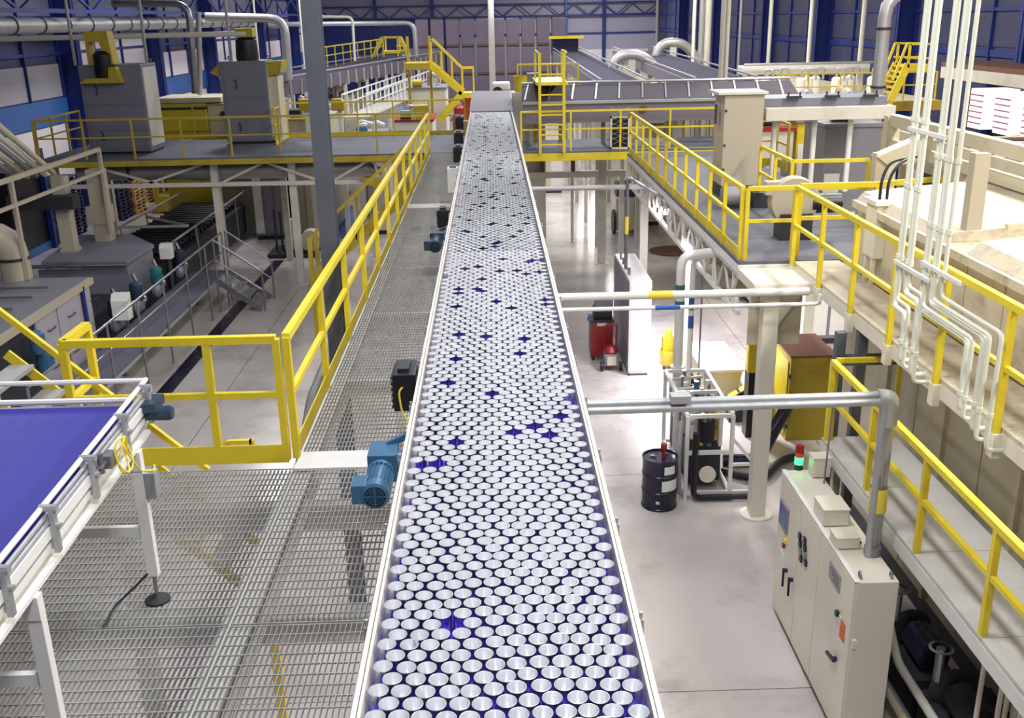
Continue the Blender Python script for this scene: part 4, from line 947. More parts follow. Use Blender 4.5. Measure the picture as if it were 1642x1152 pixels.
for y, z in ((10.2, 5.05), (9.5, 5.2), (10.2, 6.5)):
    O('pipe_strut', MB().bar((XP-0.06, y+0.6, z), (XP-0.06, y-0.3, z), 0.03, 0.04), 'white', None, 'small white strut holding the pipe bundle' if z != 6.5 else 'upper white strut tying the left pipe bundle', 'pipe support', None if z == 6.5 else 'pipe struts')

# ------------------------------------------------------------------ lower right walkway
deck('lower_walkway', 'low whitish plate walkway beside the cream machine and cabinet', 'walkway', 4.23, 5.2, 3.0, 12.0, 2.4, 'deck_white', 'white', beam=0.16, plate=1.5, legs=((4.4, 11.8), (5.0, 11.8), (4.4, 4), (5.0, 4), (5.0, 8)), legw=0.1)
guardrail('yellow guardrail along the low walkway behind the white control cabinet', [(4.27, 11.9, 2.4), (4.27, 3.2, 2.4)], spacing=1.45, h=1.08, w=0.062, toe=False)
guardrail('yellow guardrail across the far end of the low walkway', [(4.33, 11.95, 2.4), (5.15, 11.95, 2.4)], spacing=0.8, h=1.08, w=0.055, toe=False)
# pipes, frames and pumps under the low walkway
for k, (x, z) in enumerate(((4.35, 0.35), (4.5, 0.62))):
    pipe('process_pipe', ('pale floor pipe behind the control cabinet under the low walkway', 'pale upper pipe under the low walkway beside the machine wall')[k], 'pipe', [(x, 4, z), (x, 9.6, z), (x, 10.0, z+0.35 if k else z)], 0.05, ('cream', 'white_old')[k])
pipe('process_pipe', 'thin grey floor pipe lying along the low walkway posts', 'pipe', [(4.55, 4, 0.1), (4.55, 11, 0.1)], 0.04, 'galv')
for k, y in enumerate((9.75, 8.6)):
    t = T('process_pump', ('dark purple pump under the low walkway nearest the white cabinet', 'black pump under the low walkway among white tube frames')[k], 'pump', (4.85, y, 0))
    O('motor', MB().lathe([(0.1, 0), (0.19, 0.04), (0.19, 0.5), (0.12, 0.55)], (4.85, y-0.3, 0.75), 16, 'y', True, True), ('drum', 'black')[k], t, smooth=True)
    O('volute', MB().lathe([(0.16, -0.08), (0.26, 0), (0.16, 0.08)], (4.85, y+0.4, 0.7), 16, 'y', True, True), 'dark', t, smooth=True)
    O('base', B(4.6, 5.1, y-0.4, y+0.6, 0, 0.55), 'dark', t)
    O('valve', MB().tube((4.62, y+0.3, 0.9), (4.62, y+0.3, 1.3), 0.05, 8).lathe([(0.1, -0.01), (0.13, 0), (0.1, 0.01)], (4.62, y+0.3, 1.3), 14), 'steel', t, smooth=True)
for k, y in enumerate((8.05, 7.7, 7.35)):
    O('bent_tube_stand', MB().path([(4.62, y, 0), (4.62, y, 1.92), (4.9, y, 1.92), (4.9, y, 0)], 0.025, 8, 0.08), 'cabinet', None, 'white bent tube frame under the low walkway', 'frame', 'bent tube frames under the low walkway', smooth=True)
O('pipe_stand', MB().tube((4.38, 8.9, 0.02), (4.38, 8.9, 0.36), 0.02, 8).lathe([(0.09, 0), (0.09, 0.02)], (4.38, 8.9, 0), 14, cap0=True, cap1=True), 'galv', None, 'small pipe stand on the floor behind the white cabinet', 'stand')

# ------------------------------------------------------------------ white control cabinet
cx0, cx1, cy0, cy1, ch = 3.64, 4.1, 8.93, 11.65, 2.1
cb = T('control_cabinet', 'large white control cabinet with three doors and a signal tower on the floor', 'cabinet', (3.87, 10.3, 0))
O('body', B(cx0+0.02, cx1, cy0, cy1, 0.09, ch), 'cabinet', cb, bevel=0.01)
O('plinth', B(cx0+0.05, cx1-0.03, cy0+0.03, cy1-0.03, 0, 0.09), 'grey_paint', cb)
O('top_lip', B(cx0-0.005, cx0+0.05, cy0, cy1, ch, ch+0.012), 'white', cb)
doors = []
for y0, y1 in ((cy0+0.01, 10.02), (10.04, 10.76), (10.78, cy1-0.01)):
    doors.append(O('door', B(cx0-0.004, cx0+0.02, y0, y1, 0.12, ch-0.02), 'cabinet', cb, bevel=0.004))
xf = cx0-0.004
def fp(u, v): q = P(u, v, x=xf); return q.y, q.z
def face_box(par, name, u, v, w_, h_, d_, mt_, bevel=0.0, label=None):
    y, z = fp(u, v); return O(name, B(xf-d_, xf, y-w_/2, y+w_/2, z-h_/2, z+h_/2), mt_, par, bevel=bevel, label=label)
sf = face_box(doors[2], 'screen_bezel', 1258, 828, 0.36, 0.34, 0.02, 'grey_paint', 0.004); y, z = fp(1258, 828)
O('screen', B(xf-0.024, xf-0.02, y-0.14, y+0.14, z-0.11, z+0.13), 'screen', sf)
face_box(doors[2], 'notice', 1254, 896, 0.22, 0.2, 0.006, 'label_white')
for k, (u, v) in enumerate(((1258, 875), (1261, 868))): face_box(doors[2], 'indicator', u, v, 0.05, 0.05, 0.03, 'red' if k == 0 else 'cable_yellow')
for u, v, d in ((1262, 915, 2), (1271, 930, 1)):
    y, z = fp(u, v)
    h_ = O('handle', MB().tube((xf, y, z), (xf-0.05, y, z), 0.028, 10).bar((xf-0.045, y, z+0.03), (xf-0.06, y-0.05, z-0.2), 0.03, 0.03), 'drum', doors[d])
for r_ in range(4):
    for c_ in range(2):
        u, v = 1284+c_*7.5+r_*0.5, 860+r_*12+c_*7
        face_box(doors[1], 'push_button', u, v, 0.075, 0.075, 0.025, ('drum', 'black', 'grey_paint', 'drum')[r_])
face_box(doors[0], 'name_plate', 1339, 926, 0.36, 0.2, 0.008, 'plate_grey'); y, z = fp(1339, 926)
for i in range(3): O('plate_line', B(xf-0.0095, xf-0.008, y-0.14, y+0.14-0.05*i, z+0.045-0.05*i, z+0.06-0.05*i), 'drum', doors[0])
face_box(doors[0], 'lock', 1345, 984, 0.06, 0.05, 0.04, 'black')
tg = face_box(doors[0], 'orange_tag', 1351, 1012, 0.14, 0.22, 0.006, 'orange')
face_box(doors[0], 'white_tag', 1346, 992, 0.12, 0.1, 0.008, 'label_white')
y, z = fp(1341, 1057)
O('handle', MB().tube((xf, y, z), (xf-0.05, y, z), 0.03, 10).bar((xf-0.045, y-0.05, z+0.01), (xf-0.055, y+0.16, z-0.02), 0.03, 0.035), 'drum', doors[0])
O('latch', B(cx0+0.03, cx0+0.07, cy0-0.03, cy0, 1.32, 1.42), 'label_white', cb)
for x, y in ((cx0+0.08, cy0+0.1), (cx1-0.06, cy0+0.08)):
    O('lifting_eye', MB().lathe([(0.02, -0.008), (0.04, -0.008), (0.04, 0.008), (0.02, 0.008)], (x, y, ch+0.04), 12, 'x'), 'steel', cb)
# things on the cabinet
def top_box(label, u0, v0, w_, d_, h_):
    p = P(u0, v0, z=ch); t = T('junction_box', label, 'junction box', (p.x, p.y, ch+0.012))
    O('case', B(p.x, p.x+w_, p.y, p.y+d_, ch+0.012, ch+h_), 'cabinet', t, bevel=0.008)
    O('lid', B(p.x-0.006, p.x+w_+0.006, p.y-0.006, p.y+d_+0.006, ch+h_, ch+h_+0.02), 'cabinet', t, bevel=0.004)
    O('gland', MB().tube((p.x+w_, p.y+d_*0.3, ch+h_*0.4), (p.x+w_+0.04, p.y+d_*0.3, ch+h_*0.4), 0.02, 8), 'steel', t)
top_box('larger cream junction box on top of the white control cabinet', 1319, 846, 0.3, 0.36, 0.2)
top_box('smaller cream junction box nearest the grey conduit on the white control cabinet', 1340, 883, 0.26, 0.22, 0.13)
top_box('tall narrow cream box behind the signal tower on the control cabinet', 1303, 768, 0.22, 0.2, 0.26)
p = P(1280, 752, z=ch)
t = T('signal_tower', 'signal tower with a red lamp over a lit green lamp on the control cabinet', 'signal light', (p.x, p.y, ch))
O('base', MB().lathe([(0.06, 0), (0.06, 0.02), (0.045, 0.03), (0.045, 0.07)], (p.x, p.y, ch), 16, cap0=True, cap1=True), 'black', t)
O('green_lamp', MB().lathe([(0.055, 0.07), (0.055, 0.17)], (p.x, p.y, ch), 18, cap0=True, cap1=True), 'signal_green', t, smooth=True)
O('orange_lamp', MB().lathe([(0.055, 0.175), (0.055, 0.235)], (p.x, p.y, ch), 18, cap0=True, cap1=True), 'signal_orange', t, smooth=True)
O('red_lamp', MB().lathe([(0.055, 0.24), (0.055, 0.31), (0.045, 0.33)], (p.x, p.y, ch), 18, cap0=True, cap1=True), 'signal_red', t, smooth=True)
p = P(1321, 776, z=ch)
pipe('aerial_rod', 'thin grey rod standing on the control cabinet', 'rod', [p, V((p.x+0.03, p.y, ch+1.25))], 0.012, 'steel', n=6)
# grey conduit from the conveyor to the cabinet
yc = 9.5; zc = 3.92
t = T('grey_conduit', 'fat grey conduit run from the can conveyor bending down into the control cabinet', 'conduit', (3.9, yc, ch))
for k, (dz, dy_) in enumerate(((0.035, 0), (-0.02, -0.045), (-0.035, 0.045))):
    O('conduit', MB().path([(0.645, yc+dy_, zc+dz-0.02), (4.02+dy_*1.3, yc+dy_, zc+dz), (4.02+dy_*1.3, yc+dy_, ch)], 0.042, 10, 0.06), 'galv', t, smooth=True)
O('elbow', MB().path([(3.9, yc, zc), (4.03, yc, zc), (4.03, yc, zc-0.3)], 0.098, 12, 0.08), 'galv', t, smooth=True)
for z, w_ in ((2.95, 0.2), ): O('warning_label', MB().lathe([(0.093, -0.02), (0.093, 0.26)], (4.02, yc, z-0.3), 14), 'cable_yellow', t, smooth=True)
O('clamp', B(1.75, 1.95, yc-0.12, yc+0.02, zc+0.04, zc+0.12), 'galv', t)
O('down_sleeve', MB().tube((4.02, yc, ch+0.012), (4.02, yc, ch+0.1), 0.09, 14), 'grey_paint', t, smooth=True)
O('hanger', B(0.63, 0.66, yc-0.06, yc+0.06, zc-0.06, 4.62), 'galv', t)
# grey strut frame behind it
t = T('strut_frame', 'grey square strut frame under the cream walkway behind the conduit', 'frame', P(1370, 660, y=12.3))
a = P(1346, 560, y=12.3); b = P(1382, 545, y=12.3); c = P(1450, 575, y=12.3)
for q in (a, b): O('upright', B(q.x-0.06, q.x+0.06, 12.24, 12.36, 0, 3.75), 'grey_beam', t)
O('cross_bar', MB().bar((b.x-0.2, 12.3, c.z), (5.5, 12.3, c.z), 0.1, 0.13), 'grey_beam', t)
# cross pipes between conveyor and platform
pipe('cross_pipe', 'thick white pipe with a yellow sleeve crossing from the conveyor to the platform', 'pipe', [(0.65, 14.1, 3.81), (4.6, 14.1, 3.81)], 0.058, 'white')
tt = bpy.data.objects['cross_pipe']
a = P(1034, 472, y=14.4); b = P(1072, 472, y=14.4); O('sleeve', MB().tube((a.x, 14.1, 3.81), (b.x, 14.1, 3.81), 0.062, 12), 'cable_yellow', tt, smooth=True)
pipe('cross_pipe', 'thin white pipe with a blue sleeve crossing below the thick one', 'pipe', [(0.65, 13.6, 3.76), (4.6, 13.6, 3.76), (4.6, 13.6, 3.9)], 0.03, 'white')
tt = bpy.data.objects['cross_pipe.001']
a = P(1050, 498, y=13.6); b = P(1090, 498, y=13.6); O('sleeve', MB().tube((a.x, 13.6, 3.76), (b.x, 13.6, 3.76), 0.033, 10), 'blue_floor', tt, smooth=True)
pipe('cross_pipe', 'far pale cross pipe from the conveyor to the lattice truss', 'pipe', [(0.65, 24.25, 3.75), (3.88, 24.25, 3.75)], 0.06, 'duct')

# ------------------------------------------------------------------ floor things on the right
# oil drum
dx_, dy_ = 2.62, 14.85
t = T('oil_drum', 'dark navy steel drum with white labels on the floor beside the machine skid', 'drum', (dx_, dy_, 0))
O('shell', MB().lathe([(0.27, 0), (0.295, 0.0), (0.295, 0.03), (0.285, 0.04), (0.285, 0.29), (0.295, 0.3), (0.295, 0.32), (0.285, 0.33), (0.285, 0.58), (0.295, 0.59), (0.295, 0.61), (0.285, 0.62), (0.285, 0.85), (0.297, 0.865), (0.297, 0.885), (0.28, 0.885), (0.278, 0.86), (0.02, 0.86)], (dx_, dy_, 0), 32, cap0=True, cap1=True), 'drum', t, smooth=True)
def drum_label(a0, a1, z0, z1):
    mb = MB(); n = 6; r = 0.289
    for i in range(n):
        b0 = math.radians(a0+(a1-a0)*i/n); b1 = math.radians(a0+(a1-a0)*(i+1)/n)
        mb.quad((dx_+r*math.cos(b0), dy_+r*math.sin(b0), z0), (dx_+r*math.cos(b1), dy_+r*math.sin(b1), z0), (dx_+r*math.cos(b1), dy_+r*math.sin(b1), z1), (dx_+r*math.cos(b0), dy_+r*math.sin(b0), z1))
    return mb
O('drum_label', drum_label(-85, -45, 0.66, 0.8), 'label_white', t)
O('drum_label', drum_label(-92, -30, 0.36, 0.55), 'label_white', t)
O('drum_label', drum_label(-110, -98, 0.14, 0.19), 'label_white', t)
pm = O('hand_pump', MB().tube((dx_+0.05, dy_-0.02, 0.86), (dx_+0.05, dy_-0.02, 1.0), 0.03, 10), 'red', t, smooth=True)
O('pump_cap', MB().lathe([(0.045, 1.0), (0.05, 1.02), (0.05, 1.1), (0.03, 1.12)], (dx_+0.05, dy_-0.02, 0), 12, cap0=True, cap1=True), 'red', pm, smooth=True)
for x, y in ((0.1, 0.1), (-0.12, 0.02)): O('bung', MB().lathe([(0.035, 0.86), (0.035, 0.885)], (dx_+x, dy_+y, 0), 12, cap1=True), 'steel', t)

# pump skid frame
sx0, sx1, sy0, sy1, sh = 3.08, 3.82, 15.0, 17.2, 1.5
t = T('machine_skid', 'white tube framed pump skid full of valves beside the navy drum', 'pump skid', (3.45, 16, 0))
for x in (sx0, sx1):
    for y in (sy0, sy0+1.1, sy1): O('upright', B(x-0.03, x+0.03, y-0.03, y+0.03, 0, sh), 'white', t)
    for z in (0.12, sh): O('long_rail', B(x-0.03, x+0.03, sy0+0.03, sy1-0.03, z-0.03, z+0.03), 'white', t)
for y in (sy0, sy0+1.1, sy1):
    for z in (0.12, 0.85, sh): O('cross_rail', B(sx0+0.03, sx1-0.03, y-0.03, y+0.03, z-0.03, z+0.03), 'white', t)
O('side_bay', MB().bar((sx1+0.03, sy0, 0.62), (sx1+0.38, sy0, 0.62), 0.05).bar((sx1+0.38, sy0, 0.64), (sx1+0.38, sy0, 0), 0.05).bar((sx1+0.03, sy0, 0.12), (sx1+0.36, sy0, 0.12), 0.05).bar((sx1, sy0, 1.1), (sx1+0.38, sy0, 0.64), 0.05), 'white', t)
O('motor', MB().lathe([(0.1, 0), (0.15, 0.03), (0.15, 0.4), (0.09, 0.46)], (sx0+0.38, sy0+0.35, 0.9), 14, 'z', True, True), 'black', t, smooth=True)
O('motor', MB().lathe([(0.1, 0), (0.14, 0.03), (0.14, 0.34), (0.09, 0.4)], (sx0+0.4, sy0+1.6, 0.9), 14, 'z', True, True), 'motor_dark', t, smooth=True)
O('tank', B(sx0+0.1, sx1-0.08, sy0+0.4, sy1-0.1, 0.15, 0.8), 'dark', t)
O('flange_cover', MB().lathe([(0.02, 0), (0.14, 0), (0.14, 0.05), (0.1, 0.08)], (sx0+0.36, sy0-0.02, 0.45), 20, 'y', True), 'cabinet', t, smooth=True)
rr = random.Random(5)
for i in range(34):
    x = sx0+0.1+rr.random()*0.55; y = sy0+0.2+rr.random()*1.8
    O('valve', MB().tube((x, y, 0.85), (x, y, 1.3+0.3*rr.random()), 0.025+0.025*rr.random(), 8), rr.choice(['steel', 'cream', 'white', 'steel', 'cable_yellow', 'motor_blue']), t, smooth=True)
for i in range(5):
    y = sy0+0.3+i*0.4
    O('manifold', MB().path([(sx0+0.05, y, 0.9), (sx0+0.05, y, 1.25+0.05*i), (sx1-0.1, y+0.1, 1.25+0.05*i)], 0.03, 8), rr.choice(['cream', 'steel', 'white_old']), t, smooth=True)
O('hose', MB().path([(sx0-0.05, sy0+0.3, 1.3), (sx0-0.12, sy0+0.1, 0.8), (sx0-0.1, sy0+0.05, 0.1), (sx0+0.05, sy0+0.1, 0.05)], 0.05, 8, 0.2), 'duct', t, smooth=True)
pipe('black_pipe', 'black pipe dropping from the skid and running along the floor to the column', 'pipe', [(sx0+0.12, sy0-0.1, 1.25), (sx0+0.12, sy0-0.1, 0.08), (4.35, sy0-0.1, 0.08)], 0.05, 'black')
# vertical pipes behind the skid
p = P(1086, 600, y=17.35)
t = pipe('riser_pipe', 'thick white riser pipe with a teal band bending under the platform', 'pipe', [(p.x, 17.35, 0), (p.x, 17.35, 3.62), (4.1, 17.35, 3.7)], 0.085, 'white', n=14, bend=0.2)
for z in (2.75, 3.05): O('band', MB().lathe([(0.089, -0.05), (0.089, 0.05)], (p.x, 17.35, z), 14), 'teal', t)
O('coupling', MB().lathe([(0.085, 0), (0.14, 0), (0.14, 0.1), (0.085, 0.1)], (p.x, 17.35, 1.45), 14), 'white', t)
p = P(1100, 600, y=17.5)
t = pipe('riser_pipe', 'thinner white riser pipe with a blue band beside the thick riser', 'pipe', [(p.x+0.05, 17.5, 0), (p.x+0.05, 17.5, 3.55), (4.0, 17.5, 3.6)], 0.05, 'white', n=12, bend=0.15)
for z in (2.35, 2.7): O('band', MB().lathe([(0.054, -0.12), (0.054, 0.12)], (p.x+0.05, 17.5, z), 12), 'blue_floor', t)
p = P(1130, 640, y=18.0)
pipe('drop_rod', 'thin grey rod from the platform truss to the floor behind the risers', 'rod', [(3.86, 18.0, 0), (3.86, 18.0, 3.1)], 0.018, 'steel', n=6)
# tall white cabinet
t = T('white_cabinet', 'tall plain white cabinet standing alone on the floor beyond the drum', 'cabinet', (3.2, 22, 0))
O('body', B(2.93, 3.42, 21.1, 23.8, 0.06, 2.2), 'white', t, bevel=0.012)
O('plinth', B(2.97, 3.38, 21.14, 23.7, 0, 0.06), 'grey_paint', t)
for y0 in (21.15, 22.05, 22.95): O('door', B(2.915, 2.93, y0, y0+0.86, 0.1, 2.16), 'grey_cab', t, bevel=0.003)
O('end_panel', B(2.97, 3.38, 21.085, 21.1, 0.12, 2.14), 'white', t)
for i in range(8): O('cable_gland', MB().tube((3.0+0.03*(i % 2), 21.7+i*0.25, 2.2), (3.0+0.03*(i % 2), 21.7+i*0.25, 2.3), 0.03, 8), 'steel', t)
p = P(999, 430, y=22.4)
t = pipe('conduit_pole', 'grey pole with a yellow sleeve rising from the tall white cabinet', 'pole', [(3.0, 22.3, 2.2), (3.0, 22.3, 4.3), (3.8, 22.3, 4.3-0.5)], 0.04, 'steel')
O('sleeve', MB().tube((3.0, 22.3, 3.0), (3.0, 22.3, 3.4), 0.045, 10), 'cable_yellow', t)
# red tool chest with a black case
p = P(944, 570, z=0)
t = T('tool_chest', 'red tool chest on castors beside the tall white cabinet', 'tool chest', (2.45, 22.6, 0))
O('chest', B(2.2, 2.72, 22.2, 22.75, 0.12, 0.98), 'red', t, bevel=0.02)
O('handle_plate', B(2.34, 2.56, 22.185, 22.2, 0.86, 0.93), 'label_white', t)
O('lid_edge', B(2.18, 2.74, 22.18, 22.77, 0.95, 0.99), 'dark', t)
for x in (2.27, 2.65):
    for y in (22.28, 22.67): O('castor', MB().tube((x-0.02, y, 0.06), (x+0.02, y, 0.06), 0.06, 12), 'black', t)
t = T('black_case', 'black case standing on the red tool chest', 'case', (2.5, 22.5, 0.99))
O('case', B(2.28, 2.7, 22.3, 22.7, 0.99, 1.25), 'black', t, bevel=0.01)
O('upper_case', B(2.32, 2.72, 22.32, 22.7, 1.25, 1.5), 'grey_paint', t, bevel=0.03)
O('blue_rag', MB().prism([(2.12, 0.99), (2.16, 1.06), (2.25, 1.03), (2.27, 0.99)], 22.2, 22.4), 'blue_band', None, 'pale blue rag lying on the red tool chest', 'rag')
# small red wheeled machine
p = P(985, 585, z=0); p.x = 2.6; p.y = 21.45
t = T('wheeled_washer', 'small red wheeled pressure washer beside the red tool chest', 'pressure washer', p)
O('engine', B(p.x-0.16, p.x+0.16, p.y, p.y+0.35, 0.12, 0.4), 'grey_paint', t, bevel=0.03)
O('cowl', MB().lathe([(0.15, 0.4), (0.17, 0.45), (0.1, 0.56)], (p.x, p.y+0.17, 0), 14, cap0=True, cap1=True), 'red', t, smooth=True)
for s_ in (-1, 1): O('wheel', MB().tube((p.x+s_*0.19, p.y+0.05, 0.11), (p.x+s_*0.25, p.y+0.05, 0.11), 0.11, 16), 'black', t, smooth=True)
O('handle', MB().path([(p.x+0.12, p.y+0.35, 0.2), (p.x+0.18, p.y+0.55, 0.95), (p.x-0.1, p.y+0.55, 0.95), (p.x-0.12, p.y+0.35, 0.2)], 0.018, 8), 'red', t, smooth=True)
O('front_plate', B(p.x-0.1, p.x+0.1, p.y-0.02, p.y, 0.15, 0.35), 'cream', t)
# yellow mop bucket
p = P(1070, 590, z=0)
t = T('mop_bucket', 'yellow wheeled mop bucket with a wringer behind the white riser pipes', 'mop bucket', p)
O('bucket', MB().lathe([(0.13, 0.08), (0.15, 0.1), (0.19, 0.45), (0.17, 0.45)], p, 14, cap0=True), 'cable_yellow', t, smooth=True)
O('wringer', B(p.x-0.13, p.x+0.13, p.y-0.1, p.y+0.12, 0.42, 0.75), 'yellow', t, bevel=0.02)
O('mop_head', MB().lathe([(0.1, 0.72), (0.08, 0.9), (0.03, 0.95)], p, 10, cap0=True, cap1=True), 'cable_yellow', t, smooth=True)
for s_ in (-1, 1): O('castor', MB().tube((p.x+s_*0.1-0.02, p.y-0.1, 0.04), (p.x+s_*0.1+0.02, p.y-0.1, 0.04), 0.04, 10), 'black', t)
# white bin and yellow press
t = T('white_bin', 'open topped white trough on the floor behind the machine skid', 'trough', (4.6, 19.5, 0))
O('trough', MB().prism([(4.15, 0.85), (4.2, 0.35), (4.85, 0.35), (4.95, 0.85)], 18.9, 20.6), 'cream', t)
O('tray', B(4.12, 4.98, 18.85, 20.7, 0.85, 0.9), 'white', t)
for x in (4.25, 4.8):
    for y in (19.0, 20.4): O('leg', B(x-0.03, x+0.03, y-0.03, y+0.03, 0, 0.35), 'dark', t)
yp = T('yellow_press', 'big dull yellow press housing under the right platform', 'press', (5.8, 17.8, 0))
O('housing', B(5.42, 6.25, 17.3, 18.6, 0.0, 1.66), 'yellow_old_dim', yp, bevel=0.01)
O('top_plate', B(5.40, 6.27, 17.28, 18.62, 1.66, 1.7), 'brown', yp)
for z in (0.3, 0.8, 1.3): O('hinge', B(5.4, 5.43, 17.27, 17.31, z-0.04, z+0.04), 'dark', yp)
O('side_door', B(5.40, 5.42, 17.4, 18.5, 0.1, 1.55), 'yellow', yp, bevel=0.004)
O('knob', MB().tube((5.38, 17.7, 0.6), (5.40, 17.7, 0.6), 0.05, 12), 'brown', yp)
O('dark_panel', B(6.28, 6.5, 17.4, 18.4, 0.2, 1.5), 'dark', yp)
t = T('yellow_boom', 'sloping yellow boom arm reaching down beside the white column', 'boom', (5.0, 18.6, 0))
a = P(1168, 640, y=18.4); b = P(1240, 600, y=18.4); c = P(1240, 648, y=18.4)
O('arm', MB().prism([(a.x, 0.5), (5.28, b.z), (5.34, 0.45), (a.x+0.1, 0.2)], 18.3, 18.5), 'yellow', t)
O('pivot', MB().tube((a.x+0.25, 18.25, 0.52), (a.x+0.25, 18.55, 0.52), 0.12, 16), 'drum', t, smooth=True)
O('foot', B(a.x, 5.3, 18.25, 18.55, 0, 0.2), 'dark', t)
t = T('yellow_cylinder', 'upright yellow cylinder unit with a black base behind the white column', 'actuator', (4.9, 17.6, 0))
a = P(1213, 540, y=17.6)
O('body', B(a.x-0.15, a.x+0.13, 17.5, 17.75, 1.3, 2.35), 'yellow', t, bevel=0.05)
O('base', B(a.x-0.12, a.x+0.2, 17.5, 17.8, 0, 1.3), 'black', t)
O('stem', MB().tube((a.x, 17.6, 2.35), (a.x, 17.6, 2.9), 0.05, 10), 'drum', t)
O('valve', MB().tube((a.x+0.2, 17.6, 2.35), (a.x+0.2, 17.6, 2.9), 0.03, 8), 'steel', t)
# floor hoses behind the column
pipe('black_hose', 'thick dark hose curling on the floor behind the white column', 'hose', [(4.0, 16.3, 0.1), (4.6, 16.2, 0.1), (4.9, 16.6, 0.35), (5.3, 16.9, 0.9)], 0.12, 'drum', n=10, bend=0.4)
pipe('black_hose', 'thinner dark hose between the skid and the yellow press', 'hose', [(3.9, 15.9, 0.08), (4.5, 15.5, 0.08), (5.0, 16.2, 0.1), (5.4, 16.4, 0.1)], 0.07, 'dark', n=10, bend=0.3)
# welding set and other machines far under the platform
t = T('compressor', 'grey wheeled compressor cabinet on the floor under the lattice truss', 'compressor', (4.9, 37, 0))
O('cabinet', B(4.5, 5.5, 36.5, 37.6, 0.15, 1.35), 'white_old', t, bevel=0.03)
O('louvre', B(5.2, 5.45, 36.47, 36.5, 0.3, 1.2), 'dark', t)
O('hood', B(4.55, 5.3, 36.7, 37.5, 1.35, 1.85), 'dark', t, bevel=0.05)
O('wheel', MB().tube((4.4, 36.7, 0.45), (4.5, 36.7, 0.45), 0.45, 18), 'dark', t, smooth=True)
t = O('floor_cover', MB().lathe([(0.02, 0.03), (0.8, 0.03), (0.8, 0)], (6.1, 33.5, 0), 20), 'brown', None, 'round brown cover on the floor under the right platform', 'floor cover')

# ------------------------------------------------------------------ far end of the hall
# stacked wrapped can pallets
cw = 1.22; layer = 2.6
k = 0
for i in range(11):
    u = 644+i*24.2
    x = P(u, 100, y=100).x
    for j in range(3):
        if i == 0 and j == 2: continue
        p = (x, 101, j*layer)
        if k == 0:
            t = T('can_pallet', 'shrink wrapped pallet of cans in the bottom tier of the far stacks', 'can pallet', p, 'wrapped can pallets stacked at the far wall')
            O('load', B(x, x+cw, 100.3, 101.7, j*layer+0.14, j*layer+2.45), 'wrap', t, bevel=0.04)
            O('pallet', B(x, x+cw, 100.3, 101.7, j*layer, j*layer+0.13), 'brown', t)
            O('top_frame', B(x+0.02, x+cw-0.02, 100.32, 101.68, j*layer+2.46, j*layer+2.56), 'dark', t)
            proto = t
        else:
            dup(proto, p, 'shrink wrapped pallet of cans in the %s tier of the far stacks' % ('bottom', 'middle', 'top')[j])
        k += 1
O('steel_column', MB().tube((P(789, 100, y=95).x, 95, 0), (P(789, 100, y=95).x, 95, ROOF), 0.28, 12), 'white_old', None, 'round white column in front of the far can pallets', 'column', smooth=True)

def machine(label, x0, x1, y0, y1, h, mt='white_old', seed=1, pipes=3, name='process_machine', panels=3, top='grey_paint'):
    r = random.Random(seed); t = T(name, label, 'machine', ((x0+x1)/2, (y0+y1)/2, 0))
    O('body', B(x0, x1, y0, y1, 0.15, h), mt, t, bevel=0.02)
    O('plinth', B(x0+0.05, x1-0.05, y0+0.05, y1-0.05, 0, 0.15), 'dark', t)
    n = panels
    for i in range(n):
        a = x0+(x1-x0)*i/n+0.04; b = x0+(x1-x0)*(i+1)/n-0.04
        O('panel', B(a, b, y0-0.03, y0, 0.25, h*(0.55+0.35*r.random())), r.choice([mt, 'white', 'cream', 'grey_cab']), t)
    O('cap', B(x0-0.05, x1+0.05, y0-0.05, y1+0.05, h, h+0.08), top, t)
    for i in range(pipes):
        x = x0+(x1-x0)*(0.15+0.7*r.random()); y = y0+(y1-y0)*r.random()*0.8
        O('pipe', MB().path([(x, y, h+0.08), (x, y, h+0.4+0.5*r.random()), (x+0.5*(r.random()-0.3)+0.2, y, h+0.4)], 0.06+0.05*r.random(), 8), r.choice(['duct', 'steel', 'white', 'cream']), t, smooth=True)
    O('motor', MB().tube((x0+0.2, y0+0.3, h+0.25), (x0+0.6, y0+0.3, h+0.25), 0.16, 12), r.choice(['motor_blue', 'yellow_old_dim', 'dark']), t, smooth=True)
    return t
# left: long grey elevated conveyor running to the far stacks
def long_conveyor(label, A, Bp, w_, h_, mt_side, mt_belt, leg_n=6, side_rail=None, name='elevated_conveyor', rollers=0):
    A = V(A); Bp = V(Bp); d = (Bp-A).normalized(); r = V((d.y, -d.x, 0)).normalized()
    t = T(name, label, 'conveyor', (A.x, A.y, 0))
    O('belt', MB().bar(A, Bp, w_-0.1, 0.05), mt_belt, t)
    for s in (-1, 1):
        O('side_wall', MB().bar(A+r*s*w_/2-V((0, 0, h_/2-0.1)), Bp+r*s*w_/2-V((0, 0, h_/2-0.1)), 0.06, h_), mt_side, t)
        O('guide_rail', MB().bar(A+r*s*w_/2+V((0, 0, 0.25)), Bp+r*s*w_/2+V((0, 0, 0.25)), 0.05), 'galv', t)
    for i in range(leg_n):
        p = A+(Bp-A)*(i+0.3)/leg_n
        for s in (-1, 1):
            q = p+r*s*(w_/2-0.05); O('leg', B(q.x-0.07, q.x+0.07, q.y-0.07, q.y+0.07, 0, q.z-0.15), 'white_old', t)
        O('cross_tie', MB().bar(p-r*w_/2-V((0, 0, h_)), p+r*w_/2-V((0, 0, h_)), 0.08), 'white_old', t)
    for i in range(rollers):
        p = A+(Bp-A)*(i+0.5)/rollers
        O('side_bracket', MB().bar(p+r*(w_/2+0.04)+V((0, 0, 0.1)), p+r*(w_/2+0.04)-V((0, 0, 0.5)), 0.08), 'beige', t)
    return t
